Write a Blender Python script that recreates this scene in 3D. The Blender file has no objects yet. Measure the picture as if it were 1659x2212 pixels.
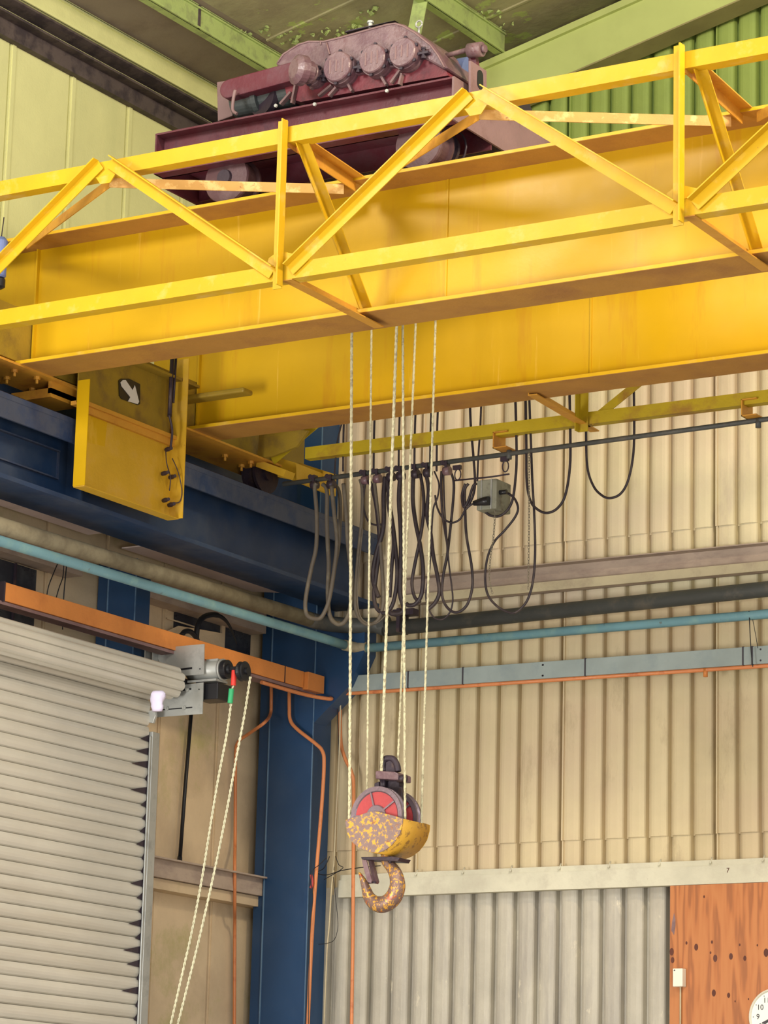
import bpy, bmesh, math, random
from mathutils import Vector, Matrix
random.seed(7)
sc = bpy.context.scene
COL = sc.collection

# ---------------------------------------------------------------- camera
YAW, PIT, ROL, FPX = 0.549991434, 0.226112221, 0.0261212902, 6631.6996
W, H = 1659, 2212
EYE = Vector((0, 0, 1.6))
_c, _s = math.cos(YAW), math.sin(YAW)
FWD = Vector((-_s*math.cos(PIT), _c*math.cos(PIT), math.sin(PIT)))
_r = Vector((_c, _s, 0)); _u = _r.cross(FWD)
RGT = _r*math.cos(ROL) + _u*math.sin(ROL)
UPV = -_r*math.sin(ROL) + _u*math.cos(ROL)
cam = bpy.data.cameras.new('camera'); cam.sensor_fit = 'HORIZONTAL'; cam.sensor_width = 36
cam.lens = FPX/W*36; cam.clip_end = 200
co = bpy.data.objects.new('camera', cam); COL.objects.link(co)
m = Matrix((RGT, UPV, -FWD)).transposed().to_4x4(); m.translation = EYE
co.matrix_world = m; sc.camera = co

def at(px, py, ax, v):
    """survey helper: point of the plane ax=v seen at that place of the photograph"""
    d = FWD*FPX + RGT*(px-829.5) - UPV*(py-1106)
    i = 'XYZ'.index(ax)
    return EYE + d*((v-EYE[i])/d[i])

# ---------------------------------------------------------------- mesh building
class MB:
    def __init__(s): s.v = []; s.f = []; s.sm = []
    def add(s, vs, fs, smooth=False):
        o = len(s.v); s.v += [Vector(v) for v in vs]
        for f in fs: s.f.append([i+o for i in f]); s.sm.append(smooth)
        return s
    def box(s, x0, x1, y0, y1, z0, z1):
        if x0 > x1: x0, x1 = x1, x0
        if y0 > y1: y0, y1 = y1, y0
        if z0 > z1: z0, z1 = z1, z0
        v = [(x, y, z) for x in (x0, x1) for y in (y0, y1) for z in (z0, z1)]
        return s.add(v, [(0,1,3,2),(4,6,7,5),(0,4,5,1),(2,3,7,6),(0,2,6,4),(1,5,7,3)])
    def bar(s, a, b, w, h, up=(0,0,1), off=(0,0)):
        """box from a to b; w across, h along 'up'"""
        a, b = Vector(a), Vector(b); d = (b-a).normalized(); up = Vector(up)
        sx = d.cross(up).normalized(); uz = sx.cross(d).normalized()
        v = []
        for p in (a, b):
            for i, j in ((-1,-1),(1,-1),(1,1),(-1,1)):
                v.append(p + sx*(off[0]+i*w/2) + uz*(off[1]+j*h/2))
        return s.add(v, [(3,2,1,0),(4,5,6,7),(0,1,5,4),(1,2,6,5),(2,3,7,6),(3,0,4,7)])
    def angle(s, a, b, la, lb, da, db, t=.006):
        """L section a->b: legs of la along da and lb along db"""
        a, b = Vector(a), Vector(b); d = (b-a).normalized()
        da = Vector(da); da = (da - d*da.dot(d)).normalized()
        db = Vector(db); db = (db - d*db.dot(d) - da*db.dot(da)).normalized()
        prof = [(0,0),(la,0),(la,t),(t,t),(t,lb),(0,lb)]
        v = [p + da*x + db*y for p in (a, b) for x, y in prof]
        n = 6
        fs = [(i, (i+1) % n, n+(i+1) % n, n+i) for i in range(n)]
        fs += [(0,1,2,3), (0,3,4,5), (6,9,8,7), (6,11,10,9)]
        return s.add(v, fs)
    def prism(s, pts, vec, smooth=False):
        """closed polygon pts (3D) swept by vec"""
        pts = [Vector(p) for p in pts]; vec = Vector(vec); n = len(pts)
        s.add(pts + [p+vec for p in pts], [tuple(range(n)), tuple(range(2*n-1, n-1, -1))])
        o = len(s.v)-2*n
        for i in range(n):
            s.f.append([o+(i+1) % n, o+i, o+n+i, o+n+(i+1) % n]); s.sm.append(smooth)
        return s
    def tube(s, pts, r, seg=10, cap=True):
        pts = [Vector(p) for p in pts]; n = len(pts)
        rs = r if isinstance(r, (list, tuple)) else [r]*n
        nrm = None; vs = []
        for i, p in enumerate(pts):
            t = (pts[min(i+1, n-1)] - pts[max(i-1, 0)]).normalized()
            if nrm is None:
                nrm = t.orthogonal().normalized()
            nrm = (nrm - t*nrm.dot(t)).normalized(); bn = t.cross(nrm)
            for k in range(seg):
                a = 2*math.pi*k/seg
                vs.append(p + (nrm*math.cos(a) + bn*math.sin(a))*rs[i])
        fs = [(i*seg+k, i*seg+(k+1) % seg, (i+1)*seg+(k+1) % seg, (i+1)*seg+k) for i in range(n-1) for k in range(seg)]
        s.add(vs, fs, True); o = len(s.v)-len(vs)
        if cap:
            s.f.append([o+k for k in range(seg)][::-1]); s.sm.append(False)
            s.f.append([o+(n-1)*seg+k for k in range(seg)]); s.sm.append(False)
        return s
    def lathe(s, c, axis, prof, seg=32):
        """prof: list of (distance along axis, radius)"""
        c = Vector(c); ax = Vector(axis).normalized(); n = ax.orthogonal().normalized(); b = ax.cross(n)
        vs = []
        for h, r in prof:
            for k in range(seg):
                a = 2*math.pi*k/seg
                vs.append(c + ax*h + (n*math.cos(a)+b*math.sin(a))*max(r, 1e-4))
        m_ = len(prof)
        fs = [(i*seg+k, i*seg+(k+1) % seg, (i+1)*seg+(k+1) % seg, (i+1)*seg+k) for i in range(m_-1) for k in range(seg)]
        s.add(vs, fs, False); o = len(s.v)-len(vs)
        s.f.append([o+k for k in range(seg)][::-1]); s.sm.append(False)
        s.f.append([o+(m_-1)*seg+k for k in range(seg)]); s.sm.append(False)
        return s

def spline(pts, sub=6):
    pts = [Vector(p) for p in pts]; out = []; n = len(pts)
    for i in range(n-1):
        p0, p1, p2, p3 = pts[max(i-1, 0)], pts[i], pts[i+1], pts[min(i+2, n-1)]
        for k in range(sub):
            t = k/sub
            out.append(.5*((2*p1)+(p2-p0)*t+(2*p0-5*p1+4*p2-p3)*t*t+(3*p1-p0-3*p2+p3)*t**3))
    out.append(pts[-1]); return out

def obj(name, mb, mat, parent=None, bevel=0, smooth_angle=None, solid=0):
    me = bpy.data.meshes.new(name)
    off = Vector((0, 0, 0)); p = parent
    while p is not None: off += p.location; p = p.parent
    if parent is None:
        xs = [min(v[i] for v in mb.v) for i in range(3)]; xe = [max(v[i] for v in mb.v) for i in range(3)]
        base = Vector(((xs[0]+xe[0])/2, (xs[1]+xe[1])/2, xs[2]))
    else: base = Vector((0, 0, 0))
    me.from_pydata([tuple(v-off-base) for v in mb.v], [], mb.f)
    for p_, sm in zip(me.polygons, mb.sm): p_.use_smooth = sm
    me.validate(); me.update()
    bm = bmesh.new(); bm.from_mesh(me); bmesh.ops.recalc_face_normals(bm, faces=bm.faces) if not solid else None
    bm.to_mesh(me); bm.free()
    o = bpy.data.objects.new(name, me); COL.objects.link(o)
    o.location = base
    if parent is not None: o.parent = parent
    mats = mat if isinstance(mat, list) else [mat]
    for mm in mats: me.materials.append(mm)
    if solid:
        md = o.modifiers.new('s', 'SOLIDIFY'); md.thickness = solid; md.offset = 0
    if bevel:
        md = o.modifiers.new('b', 'BEVEL'); md.width = bevel; md.segments = 2; md.limit_method = 'ANGLE'; md.angle_limit = math.radians(40)
    return o

def tag(o, label=None, cat=None, group=None, kind=None):
    if label: o['label'] = label
    if cat: o['category'] = cat
    if group: o['group'] = group
    if kind: o['kind'] = kind
    return o
def thing(name, label, cat, loc, group=None):
    o = bpy.data.objects.new(name, None); COL.objects.link(o); o.location = loc; o.empty_display_size = .1
    return tag(o, label, cat, group)
def struct(name, mb, mat, label=None, **k):
    o = obj(name, mb, mat, **k); o['kind'] = 'structure'
    if label: o['label'] = label
    return o
def plabel(o, l): o['label'] = l; return o

# ---------------------------------------------------------------- materials
def lin(c):
    return tuple(((x/255)/12.92 if x/255 <= .04045 else ((x/255+.055)/1.055)**2.4) for x in c) + (1,)
def mat(name, base, rough=.55, metal=0, var=.12, scale=2.5, stretch=(1,1,1), c2=None, thr=(.55,.62), s2=6, st2=None, c3=None, thr3=(.6,.68), s3=14, st3=None, bump=.15, bs=60, spec=.4):
    m = bpy.data.materials.new(name); m.use_nodes = True; nt = m.node_tree; N = nt.nodes; L = nt.links
    b = N['Principled BSDF']; b.inputs['Roughness'].default_value = rough; b.inputs['Metallic'].default_value = metal
    b.inputs['Specular IOR Level'].default_value = spec
    geo = N.new('ShaderNodeNewGeometry')
    def noise(sc_, st, det=5, rgh=.6):
        mp = N.new('ShaderNodeMapping'); mp.inputs['Scale'].default_value = st; L.new(geo.outputs['Position'], mp.inputs['Vector'])
        n = N.new('ShaderNodeTexNoise'); n.inputs['Scale'].default_value = sc_; n.inputs['Detail'].default_value = det; n.inputs['Roughness'].default_value = rgh
        L.new(mp.outputs[0], n.inputs['Vector']); return n.outputs['Fac']
    def ramp(f, a, b_):
        r = N.new('ShaderNodeMapRange'); r.inputs['From Min'].default_value = a; r.inputs['From Max'].default_value = b_; L.new(f, r.inputs['Value']); return r.outputs[0]
    def mix(f, a, b_):
        x = N.new('ShaderNodeMix'); x.data_type = 'RGBA'; L.new(f, x.inputs[0])
        for s_, v in ((x.inputs[6], a), (x.inputs[7], b_)):
            if isinstance(v, tuple): s_.default_value = v
            else: L.new(v, s_)
        return x.outputs[2]
    bl = lin(base)
    dk = tuple(x*(1-var*1.3) for x in bl[:3])+(1,); lt = tuple(min(1, x*(1+var)) for x in bl[:3])+(1,)
    c = mix(ramp(noise(scale, stretch), .3, .7), dk, lt)
    if c2: c = mix(ramp(noise(s2, st2 or (1,1,1), 8, .65), *thr), c, lin(c2))
    if c3: c = mix(ramp(noise(s3, st3 or (1,1,1), 8, .7), *thr3), c, lin(c3))
    L.new(c, b.inputs['Base Color'])
    if bump:
        bp = N.new('ShaderNodeBump'); bp.inputs['Strength'].default_value = bump; bp.inputs['Distance'].default_value = .01
        L.new(noise(bs, (1,1,1), 3), bp.inputs['Height']); L.new(bp.outputs[0], b.inputs['Normal'])
    rr = ramp(noise(scale*2.3, (1,1,1)), .2, .8)
    mr = N.new('ShaderNodeMapRange'); mr.inputs['To Min'].default_value = max(0, rough-.1); mr.inputs['To Max'].default_value = min(1, rough+.12)
    L.new(rr, mr.inputs['Value']); L.new(mr.outputs[0], b.inputs['Roughness'])
    return m

M = dict(
 yellow=mat('crane_yellow', (198,156,8), .42, c2=(188,136,16), thr=(.56,.74), s2=1.6, st2=(5,1,.6), c3=(220,176,66), thr3=(.62,.72), s3=1.7, st3=(9,1,.45), var=.07, scale=1.2, bump=.04),
 yellow_truss=mat('truss_yellow', (204,162,22), .45, c2=(208,172,80), thr=(.55,.7), s2=7, c3=(150,104,52), thr3=(.68,.74), s3=30, var=.08, bump=.05),
 flange=mat('shaded_brown_flange', (172,124,54), .6, c2=(152,104,52), thr=(.48,.7), s2=3, var=.08),  # brown puts the shade on the flange undersides into their colour
 plate=mat('pale_pink_plate', (206,188,182), .6, c2=(188,170,160), thr=(.5,.7), s2=5),
 wheel=mat('wheel_steel', (84,58,62), .5, c2=(100,78,80), thr=(.5,.7), s2=7),
 wallcream=mat('end_wall_cream', (220,209,174), .75, c2=(216,198,172), thr=(.42,.62), s2=.7, c3=(204,190,164), thr3=(.55,.72), s3=3, st3=(1.5,1,.5), var=.05, bump=.1),
 strut=mat('faded_strut_paint', (196,150,82), .6, c2=(224,186,120), thr=(.5,.6), s2=12, c3=(140,95,60), thr3=(.64,.7), s3=25),
 orangey=mat('carriage_orange_yellow', (204,148,52), .5, c2=(170,110,45), thr=(.5,.7), s2=5, var=.1),
 panel=mat('guard_panel_yellow', (202,160,40), .5, c2=(200,160,70), thr=(.5,.7), s2=5, c3=(150,110,40), thr3=(.68,.76), s3=9, var=.1),
 olive=mat('guard_olive', (150,124,40), .5, c2=(120,96,45), thr=(.5,.7), s2=6, var=.12),
 chordfar=mat('far_chord_yellow', (176,152,26), .5, c2=(150,112,40), thr=(.52,.66), s2=4, st2=(1,1,1)),
 maroon=mat('trolley_maroon', (98,40,52), .5, c2=(98,66,74), thr=(.42,.7), s2=5, c3=(54,28,48), thr3=(.56,.75), s3=4, var=.15),
 dusty=mat('dusty_gearbox', (104,76,84), .34, c2=(134,112,114), thr=(.44,.66), s2=9, c3=(92,52,60), thr3=(.56,.7), s3=9, var=.15, spec=.55),
 casingred=mat('casing_red', (122,50,60), .5, c2=(84,38,48), thr=(.45,.65), s2=9),
 dustypink=mat('dusty_pink_steel', (132,106,106), .6, c2=(112,84,84), thr=(.5,.7), s2=6),
 dark=mat('oily_dark_steel', (58,48,58), .45, c2=(90,70,60), thr=(.55,.75), s2=12, metal=.2),
 black=mat('black_plastic', (30,30,34), .35, bump=0),
 rubber=mat('black_rubber', (44,36,42), .5, c2=(70,60,58), thr=(.5,.7), s2=9, bump=.05),
 greycable=mat('dusty_grey_cable', (92,84,74), .6, c2=(112,104,88), thr=(.5,.7), s2=9, bump=.05),
 blue=mat('column_blue', (32,66,104), .38, c2=(44,72,106), thr=(.5,.75), s2=2.5, var=.12, scale=2, bump=.03, spec=.5),
 bluebeam=mat('runway_blue', (34,58,92), .45, c2=(58,72,94), thr=(.45,.7), s2=3, var=.15, bump=.05),
 edgeblue=mat('highlit_blue_edge', (96,126,156), .5, c2=(60,92,128), thr=(.5,.7), s2=6),
 bluedust=mat('dusty_blue_flange', (70,78,98), .65, c2=(40,58,92), thr=(.45,.65), s2=6),
 pipegrey=mat('dark_grey_pipe', (72,74,72), .55, c2=(94,90,82), thr=(.52,.7), s2=8, var=.1),
 pipeolive=mat('dusty_olive_pipe', (164,154,128), .7, c2=(136,126,104), thr=(.45,.65), s2=7),
 pipeblue=mat('pale_blue_pipe', (112,154,166), .45, c2=(130,168,168), thr=(.5,.7), s2=9, c3=(100,96,80), thr3=(.64,.7), s3=14),
 copper=mat('orange_trunking', (214,136,70), .4, c2=(186,112,58), thr=(.5,.75), s2=3, var=.1),
 coppertube=mat('orange_conduit', (212,134,84), .4, c2=(180,100,62), thr=(.55,.7), s2=10),
 bluegrey=mat('grey_blue_trunking', (150,162,160), .45, c2=(136,150,152), thr=(.5,.7), s2=6, bump=.05),
 wallbeige=mat('end_wall_beige', (208,192,154), .75, c2=(204,184,152), thr=(.42,.62), s2=.8, c3=(178,160,128), thr3=(.55,.72), s3=3, st3=(1.5,1,.5), var=.07, bump=.1),
 wallgrey=mat('end_wall_grey_sheet', (186,180,164), .5, c2=(162,156,146), thr=(.45,.7), s2=2.5, st2=(3,1,.5), c3=(214,206,184), thr3=(.62,.7), s3=9, st3=(1,1,.4)),
 wallgreen=mat('end_wall_green', (146,166,86), .7, c2=(132,152,80), thr=(.5,.7), s2=2, var=.07),
 sidegreen=mat('side_wall_pale_green', (220,218,158), .7, c2=(208,208,150), thr=(.5,.75), s2=1.5, st2=(1,2,.5), c3=(216,214,160), thr3=(.72,.74), s3=3.5, var=.05),
 sidebeige=mat('side_wall_beige', (214,192,158), .75, c2=(192,170,140), thr=(.48,.7), s2=1.8, c3=(182,172,120), thr3=(.55,.7), s3=1.6, var=.08),
 purlin=mat('purlin_green', (174,192,120), .6, c2=(150,162,108), thr=(.5,.62), s2=9, var=.08),
 eave=mat('eave_green', (226,226,162), .55, c2=(216,216,154), thr=(.5,.7), s2=3, var=.05),
 rafter=mat('rafter_green', (186,198,124), .6, c2=(178,190,118), thr=(.5,.7), s2=2, var=.04, bump=.03),
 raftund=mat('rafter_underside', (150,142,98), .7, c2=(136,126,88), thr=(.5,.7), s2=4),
 lining=mat('ceiling_lining', (164,158,120), .75, c2=(142,132,104), thr=(.42,.6), s2=1.6, c3=(164,176,104), thr3=(.6,.615), s3=4, var=.12, bump=.3, bs=25),
 liningbrown=mat('ceiling_brown', (138,124,108), .8, c2=(124,108,94), thr=(.5,.7), s2=3, var=.08),
 eavedark=mat('eave_dark_steel', (88,76,74), .7, c2=(62,52,56), thr=(.45,.6), s2=8, c3=(206,200,160), thr3=(.72,.74), s3=16, st3=(1,.4,1)),
 girtpink=mat('girt_dusty_pink', (180,162,146), .75, c2=(160,142,130), thr=(.45,.65), s2=5, st2=(1,1,3)),
 girtlip=mat('girt_lip_cream', (196,184,152), .7, c2=(172,156,132), thr=(.5,.7), s2=6),
 whitebeam=mat('white_beam', (206,202,180), .6, c2=(190,184,164), thr=(.5,.7), s2=6, c3=(120,108,92), thr3=(.7,.72), s3=22),
 galv=mat('galvanised_steel', (176,178,174), .4, metal=.35, c2=(150,152,150), thr=(.5,.7), s2=10, bump=.03),
 slat=mat('shutter_slat', (208,204,192), .38, metal=.1, c2=(196,190,176), thr=(.45,.7), s2=2, st2=(1,.3,4), c3=(84,76,72), thr3=(.69,.74), s3=5, st3=(1,.5,9), var=.05, bump=.02, spec=.6),
 ropem=mat('steel_rope', (206,200,164), .5, c2=(170,160,130), thr=(.5,.6), s2=40, bump=.4, bs=140),
 hookyel=mat('worn_yellow_paint', (128,106,102), .42, c2=(214,162,58), thr=(.51,.58), s2=44, c3=(150,96,60), thr3=(.58,.63), s3=30, var=.15),
 hookside=mat('hook_housing_yellow', (210,160,56), .45, c2=(158,116,52), thr=(.54,.6), s2=24, c3=(150,130,90), thr3=(.62,.66), s3=8, var=.08),
 hookm=mat('hook_worn_steel', (134,106,96), .38, metal=.35, c2=(226,168,66), thr=(.52,.57), s2=60, c3=(180,84,50), thr3=(.6,.64), s3=22, var=.15, spec=.6),
 sheave=mat('sheave_steel', (128,112,120), .35, metal=.5),
 red=mat('sheave_red', (172,64,66), .5, c2=(160,60,70), thr=(.5,.7), s2=9),
 redtag=mat('red_tag', (232,66,56), .5, bump=0), greentag=mat('green_tag', (60,176,116), .5, bump=0),
 pullrope=mat('cream_pull_rope', (222,218,186), .7, bump=.5, bs=120),
 white=mat('white_plastic', (228,224,206), .5, bump=0), whiteface=mat('clock_face_white', (240,240,228), .4, bump=0, var=.02),
 lilac=mat('lilac_bag', (222,214,238), .6, bump=.3, bs=30),
 ink=mat('dark_ink', (60,54,62), .5, bump=0), blackpaint=mat('sign_black', (26,28,34), .4, bump=0), whitepaint=mat('sign_white', (214,212,206), .5, bump=0, var=.04),
 motorblue=mat('motor_blue', (96,112,160), .4), motorgrey=mat('motor_grey_green', (72,78,78), .45),
 galvbox=mat('weathered_box', (132,132,116), .6, c2=(100,96,84), thr=(.5,.65), s2=14),
 concrete=mat('concrete_floor', (168,160,146), .8, c2=(120,112,100), thr=(.45,.65), s2=1.5),
 darkvoid=mat('dark_glass', (46,48,58), .3, c2=(70,74,78), thr=(.5,.7), s2=5, bump=0),
 knot=mat('plywood_knot', (92,48,34), .6, bump=0), wire=mat('wire_grey', (120,112,96), .5, bump=0),
)
def plywood():
    m = bpy.data.materials.new('plywood'); m.use_nodes = True; N = m.node_tree.nodes; L = m.node_tree.links; b = N['Principled BSDF']
    g = N.new('ShaderNodeNewGeometry'); mp = N.new('ShaderNodeMapping'); mp.inputs['Scale'].default_value = (5, 5, .55); L.new(g.outputs['Position'], mp.inputs['Vector'])
    nz = N.new('ShaderNodeTexNoise'); nz.inputs['Scale'].default_value = 1.8; nz.inputs['Detail'].default_value = 3; L.new(mp.outputs[0], nz.inputs['Vector'])
    ml = N.new('ShaderNodeMath'); ml.operation = 'MULTIPLY'; ml.inputs[1].default_value = 36; L.new(nz.outputs['Fac'], ml.inputs[0])
    sn = N.new('ShaderNodeMath'); sn.operation = 'SINE'; L.new(ml.outputs[0], sn.inputs[0])
    r = N.new('ShaderNodeValToRGB'); r.color_ramp.elements[0].position = 0; r.color_ramp.elements[0].color = lin((190,122,70)); r.color_ramp.elements[1].position = 1; r.color_ramp.elements[1].color = lin((158,96,54))
    e = r.color_ramp.elements.new(.6); e.color = lin((182,112,62))
    mr = N.new('ShaderNodeMapRange'); mr.inputs['From Min'].default_value = -1; L.new(sn.outputs[0], mr.inputs['Value']); L.new(mr.outputs[0], r.inputs['Fac'])
    L.new(r.outputs[0], b.inputs['Base Color']); b.inputs['Roughness'].default_value = .6
    return m
M['ply'] = plywood()

# ================================================================ SETTING
XW, YW = -10.75, 16.2
ROOF0, ROOFM = 8.4017, 0.23244
def roofz(x, off=0): return ROOF0 + off + ROOFM*(x-XW)

struct('floor', MB().box(-11, 8, -5, 16.6, -.1, 0), M['concrete'])

# end wall: profiled sheets in three tiers
def profile(x0, x1, xs, pitch, depth, valley, sh):
    """points (x, y-offset) of a profile: y 0 = ridge towards room, depth = valley"""
    pts = []; k = math.floor((x0-xs)/pitch)-1
    while xs+k*pitch < x1+pitch:
        c = xs+k*pitch; hv = valley/2
        pts += [(c-hv-sh, .010), (c-hv-sh*.45, .018), (c-hv, depth), (c+hv, depth), (c+hv+sh*.45, .018), (c+hv+sh, .010), (c+hv+sh+.012, .004), (c+hv+sh+.028, .001), (c+pitch-hv-sh-.028, .001), (c+pitch-hv-sh-.012, .004)]
        k += 1
    return [p for p in pts if x0 <= p[0] <= x1]
XS = at(1217, 1150, 'Y', 16.21).x; PITCH = .1452
def tier(x0, x1, z0, z1fn, yoff, depth=.058, valley=.030, sh=.008, seams=True):
    mb = MB(); pr = profile(x0, x1, XS, PITCH, depth, valley, sh); n = len(pr); vs = []
    zs = 3
    for j in range(zs+1):
        for x, y in pr:
            z1 = z1fn(x); vs.append((x, YW+yoff+y, z0+(z1-z0)*j/zs))
    fs = [(j*n+i, j*n+i+1, (j+1)*n+i+1, (j+1)*n+i) for j in range(zs) for i in range(n-1)]
    mb.add(vs, fs)
    if seams:
        k = -3
        while k < 6:
            x = XS+k*7*PITCH+.016
            if x0 < x < x1: mb.box(x, x+.006, YW+yoff-.004, YW+yoff+.03, z0, z1fn(x))
            k += 1
    return mb
o = struct('wall_end', tier(-10.8, -4, 5.66, lambda x: 7.2, -.004), M['wallcream'], 'cream corrugated sheet wall behind the cable loops', solid=.006)
struct('wall_end', tier(-10.8, -4, 5.2, lambda x: 5.74, .008), M['wallcream'], 'cream corrugated sheet strip behind the sheeting rail', solid=.006)
o = struct('wall_end', tier(-10.8, -4, 3.83, lambda x: 5.2, .008), M['wallbeige'], 'beige corrugated sheet wall behind the hook block', solid=.006)
struct('wall_end', tier(-10.8, -4, 3.56, lambda x: 3.9, .020), M['wallbeige'], 'beige sheet ends just above the white rail', solid=.006)
o = struct('wall_end', tier(-10.8, -4, 7.2, lambda x: roofz(x, .14), -.004), M['wallgreen'], 'green corrugated sheet wall under the rafter', solid=.006)
o = struct('wall_end', tier(-10.8, -4, 0, lambda x: 3.60, -.004, depth=.06, valley=.032, sh=.010, seams=False), M['wallgrey'], 'grey corrugated sheet wall below the white rail', solid=.004)
struct('wall_end', MB().box(-11, -4, 16.32, 16.36, 0, 10), M['liningbrown'], 'backing behind the corrugated sheets')

# side wall: flat panels with narrow joints
def side(z0, z1, xo=0):
    mb = MB(); js = [11.4, 12.04, 12.63, 13.22, 13.80, 14.38, 14.98, 15.60, 16.22]
    for a, b in zip(js, js[1:]):
        mb.box(XW-.02, XW+xo, a+.008, b-.008, z0, z1)
        mb.box(XW-.02, XW+xo+.008, a+.02, a+.05, z0, z1)
    mb.box(XW-.06, XW-.015, 11, 16.3, z0, z1)
    return mb
struct('wall_side', side(6.6, 8.5), M['sidegreen'], 'pale green panelled wall under the eaves')
struct('wall_side', side(3.60, 6.6), M['sidebeige'], 'beige panelled wall beside the roller shutter')
struct('wall_side', side(0, 3.60, .006), M['sidebeige'], 'lower beige wall panels below the side rail')
mb = MB()
mb.box(XW-.06, XW+.012, -5, 11.4, 0, 8.5)
struct('wall_side', mb, M['sidebeige'], 'side wall continuing toward the viewer')

# roof
X1 = -5.2
def slab(x0, x1, y0, y1, o0, o1):
    mb = MB(); v = [(x, y, roofz(x, o)) for x in (x0, x1) for y in (y0, y1) for o in (o0, o1)]
    return mb.add(v, [(0,1,3,2),(4,6,7,5),(0,4,5,1),(2,3,7,6),(0,2,6,4),(1,5,7,3)])
struct('ceiling', slab(-10.06, X1, 8, 16.4, .155, .19), M['lining'], 'olive ceiling lining with peeling paint')
struct('ceiling', slab(-11.0, -10.06, 8, 16.4, .155, .19), M['liningbrown'], 'brown ceiling strip next to the eaves')
mb = MB()
for y in (12.2, 13.1, 14.0, 14.86, 15.72):
    v = [(x, yy, roofz(x, o)) for x in (-10.06, X1) for yy in (y, y+.018) for o in (.143, .157)]
    mb.add(v, [(0,1,3,2),(4,6,7,5),(0,4,5,1),(2,3,7,6),(0,2,6,4),(1,5,7,3)])
struct('trim_1', mb, M['lining'], 'thin cover battens on the ceiling lining')
# curled flakes of peeling paint on the lining
mb = MB()
for px, py in ((700,75),(730,68),(745,60),(640,88),(655,80),(760,52),(1040,30),(1062,35),(1085,55),(1045,55),(990,15),(800,30),(525,70),(560,60),(600,70),(1010,40)):
    d = FWD*FPX + RGT*(px-829.5) - UPV*(py-1106)
    t = (roofz(0, .15)-EYE.z)/(d.z-ROOFM*d.x); c = EYE+d*t
    for q in range(5):
        a = random.uniform(0, 6.3); r = random.uniform(.006, .024); cx, cy = c.x+random.uniform(-.07, .07), c.y+random.uniform(-.07, .07)
        vs = []
        for k in range(7):
            an = a+k*.9; rr = r*random.uniform(.5, 1.2); x = cx+rr*math.cos(an); y = cy+rr*math.sin(an)
            vs.append((x, y, roofz(x, .15)-random.uniform(.0, .02)))
        mb.add(vs, [tuple(range(7))])
o = obj('paint_flakes', mb, M['purlin'], solid=.002)
tag(o, 'pale green flakes of paint peeling off the ceiling lining', 'paint flakes', kind='stuff')

# eaves: dark trim, soffit
struct('trim_2', MB().box(XW, XW+.05, 8, 16.2, 8.235, 8.345).box(XW, XW+.12, 8, 16.2, 8.335, 8.35), M['eavedark'], 'dark steel angle along the wall top')
v = [(XW+.0, y, 8.39+o) for y in (8, 16.2) for o in (0, .02)]+[(-10.615, y, 8.425+o) for y in (8, 16.2) for o in (0, .02)]
struct('trim_3', MB().add(v, [(0,1,3,2),(4,6,7,5),(0,4,5,1),(2,3,7,6),(0,2,6,4),(1,5,7,3)]), M['eavedark'], 'brown flaking soffit strip beside the eaves purlin')
struct('trim_4', MB().box(XW+.005, XW+.06, 8, 16.2, 8.375, 8.39), M['sidegreen'], 'thin pale strip along the wall top')
# sheeting rails on the end wall
def crail(x0, x1, z0, z1, yf, yw, lip):
    t = .006
    return MB().box(x0, x1, yw-t, yw, z0, z1).box(x0, x1, yf, yw, z1-t, z1).box(x0, x1, yf, yw, z0, z0+t).box(x0, x1, yf, yf+t, z0, z0+lip)
struct('trim_5', crail(-9.75, -4, 5.342, 5.513, 16.11, 16.185, .001), M['girtpink'], 'dusty pink sheeting rail across the end wall')
struct('trim_6', MB().box(-9.75, -4, 16.102, 16.11, 5.340, 5.396), M['girtlip'], 'pale lower lip of the end wall sheeting rail')
mb = MB(); mb.box(-10.15, -4, 16.13, 16.19, 3.528, 3.634).box(-10.15, -4, 16.15, 16.19, 3.634, 3.669)
for i in range(9): x = -9.6+i*.33; mb.tube([(x, 16.135, 3.645), (x, 16.165, 3.685)], .005, 6)
struct('trim_7', mb, M['whitebeam'], 'white painted rail above the grey sheets')
# small mark "7" on the white rail
p = at(1573, 1879, 'Y', 16.018)
# side wall rails
struct('trim_8', MB().box(XW, -10.62, 11, 13.99, 5.19, 5.34), M['girtpink'], 'dusty pink side rail left of the rear column')
struct('trim_9', MB().box(XW, -10.62, 14.52, 15.93, 5.19, 5.34), M['girtpink'], 'dusty pink side rail right of the rear column')
struct('trim_10', MB().box(XW, -10.6, 14.45, 16.1, 3.535, 3.64).box(XW, -10.56, 14.45, 16.1, 3.64, 3.65), M['girtpink'], 'brown side rail beside the roller shutter')
struct('trim_11', MB().box(XW, -10.63, 14.45, 16.1, 3.47, 3.532), M['sidebeige'], 'beige board under the brown side rail')

# window openings high in the side wall
mb = MB().box(XW, XW+.02, 13.30, 13.70, 4.72, 5.18); struct('window_1', mb, M['darkvoid'], 'small dark window high behind the orange trunking')
w = struct('window_2', MB().box(XW, XW+.015, 15.10, 15.93, 5.06, 5.19), M['darkvoid'], 'dark torn gap in the wall panels above the trunking')
obj('mullion', MB().box(XW+.012, XW+.03, 15.585, 15.62, 4.9, 5.19), M['sidebeige'], w)
mb = MB().box(XW, XW+.035, 13.49, 13.50, 4.72, 5.18); obj('mullion', mb, M['dark'], bpy.data.objects['window_1'])
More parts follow.
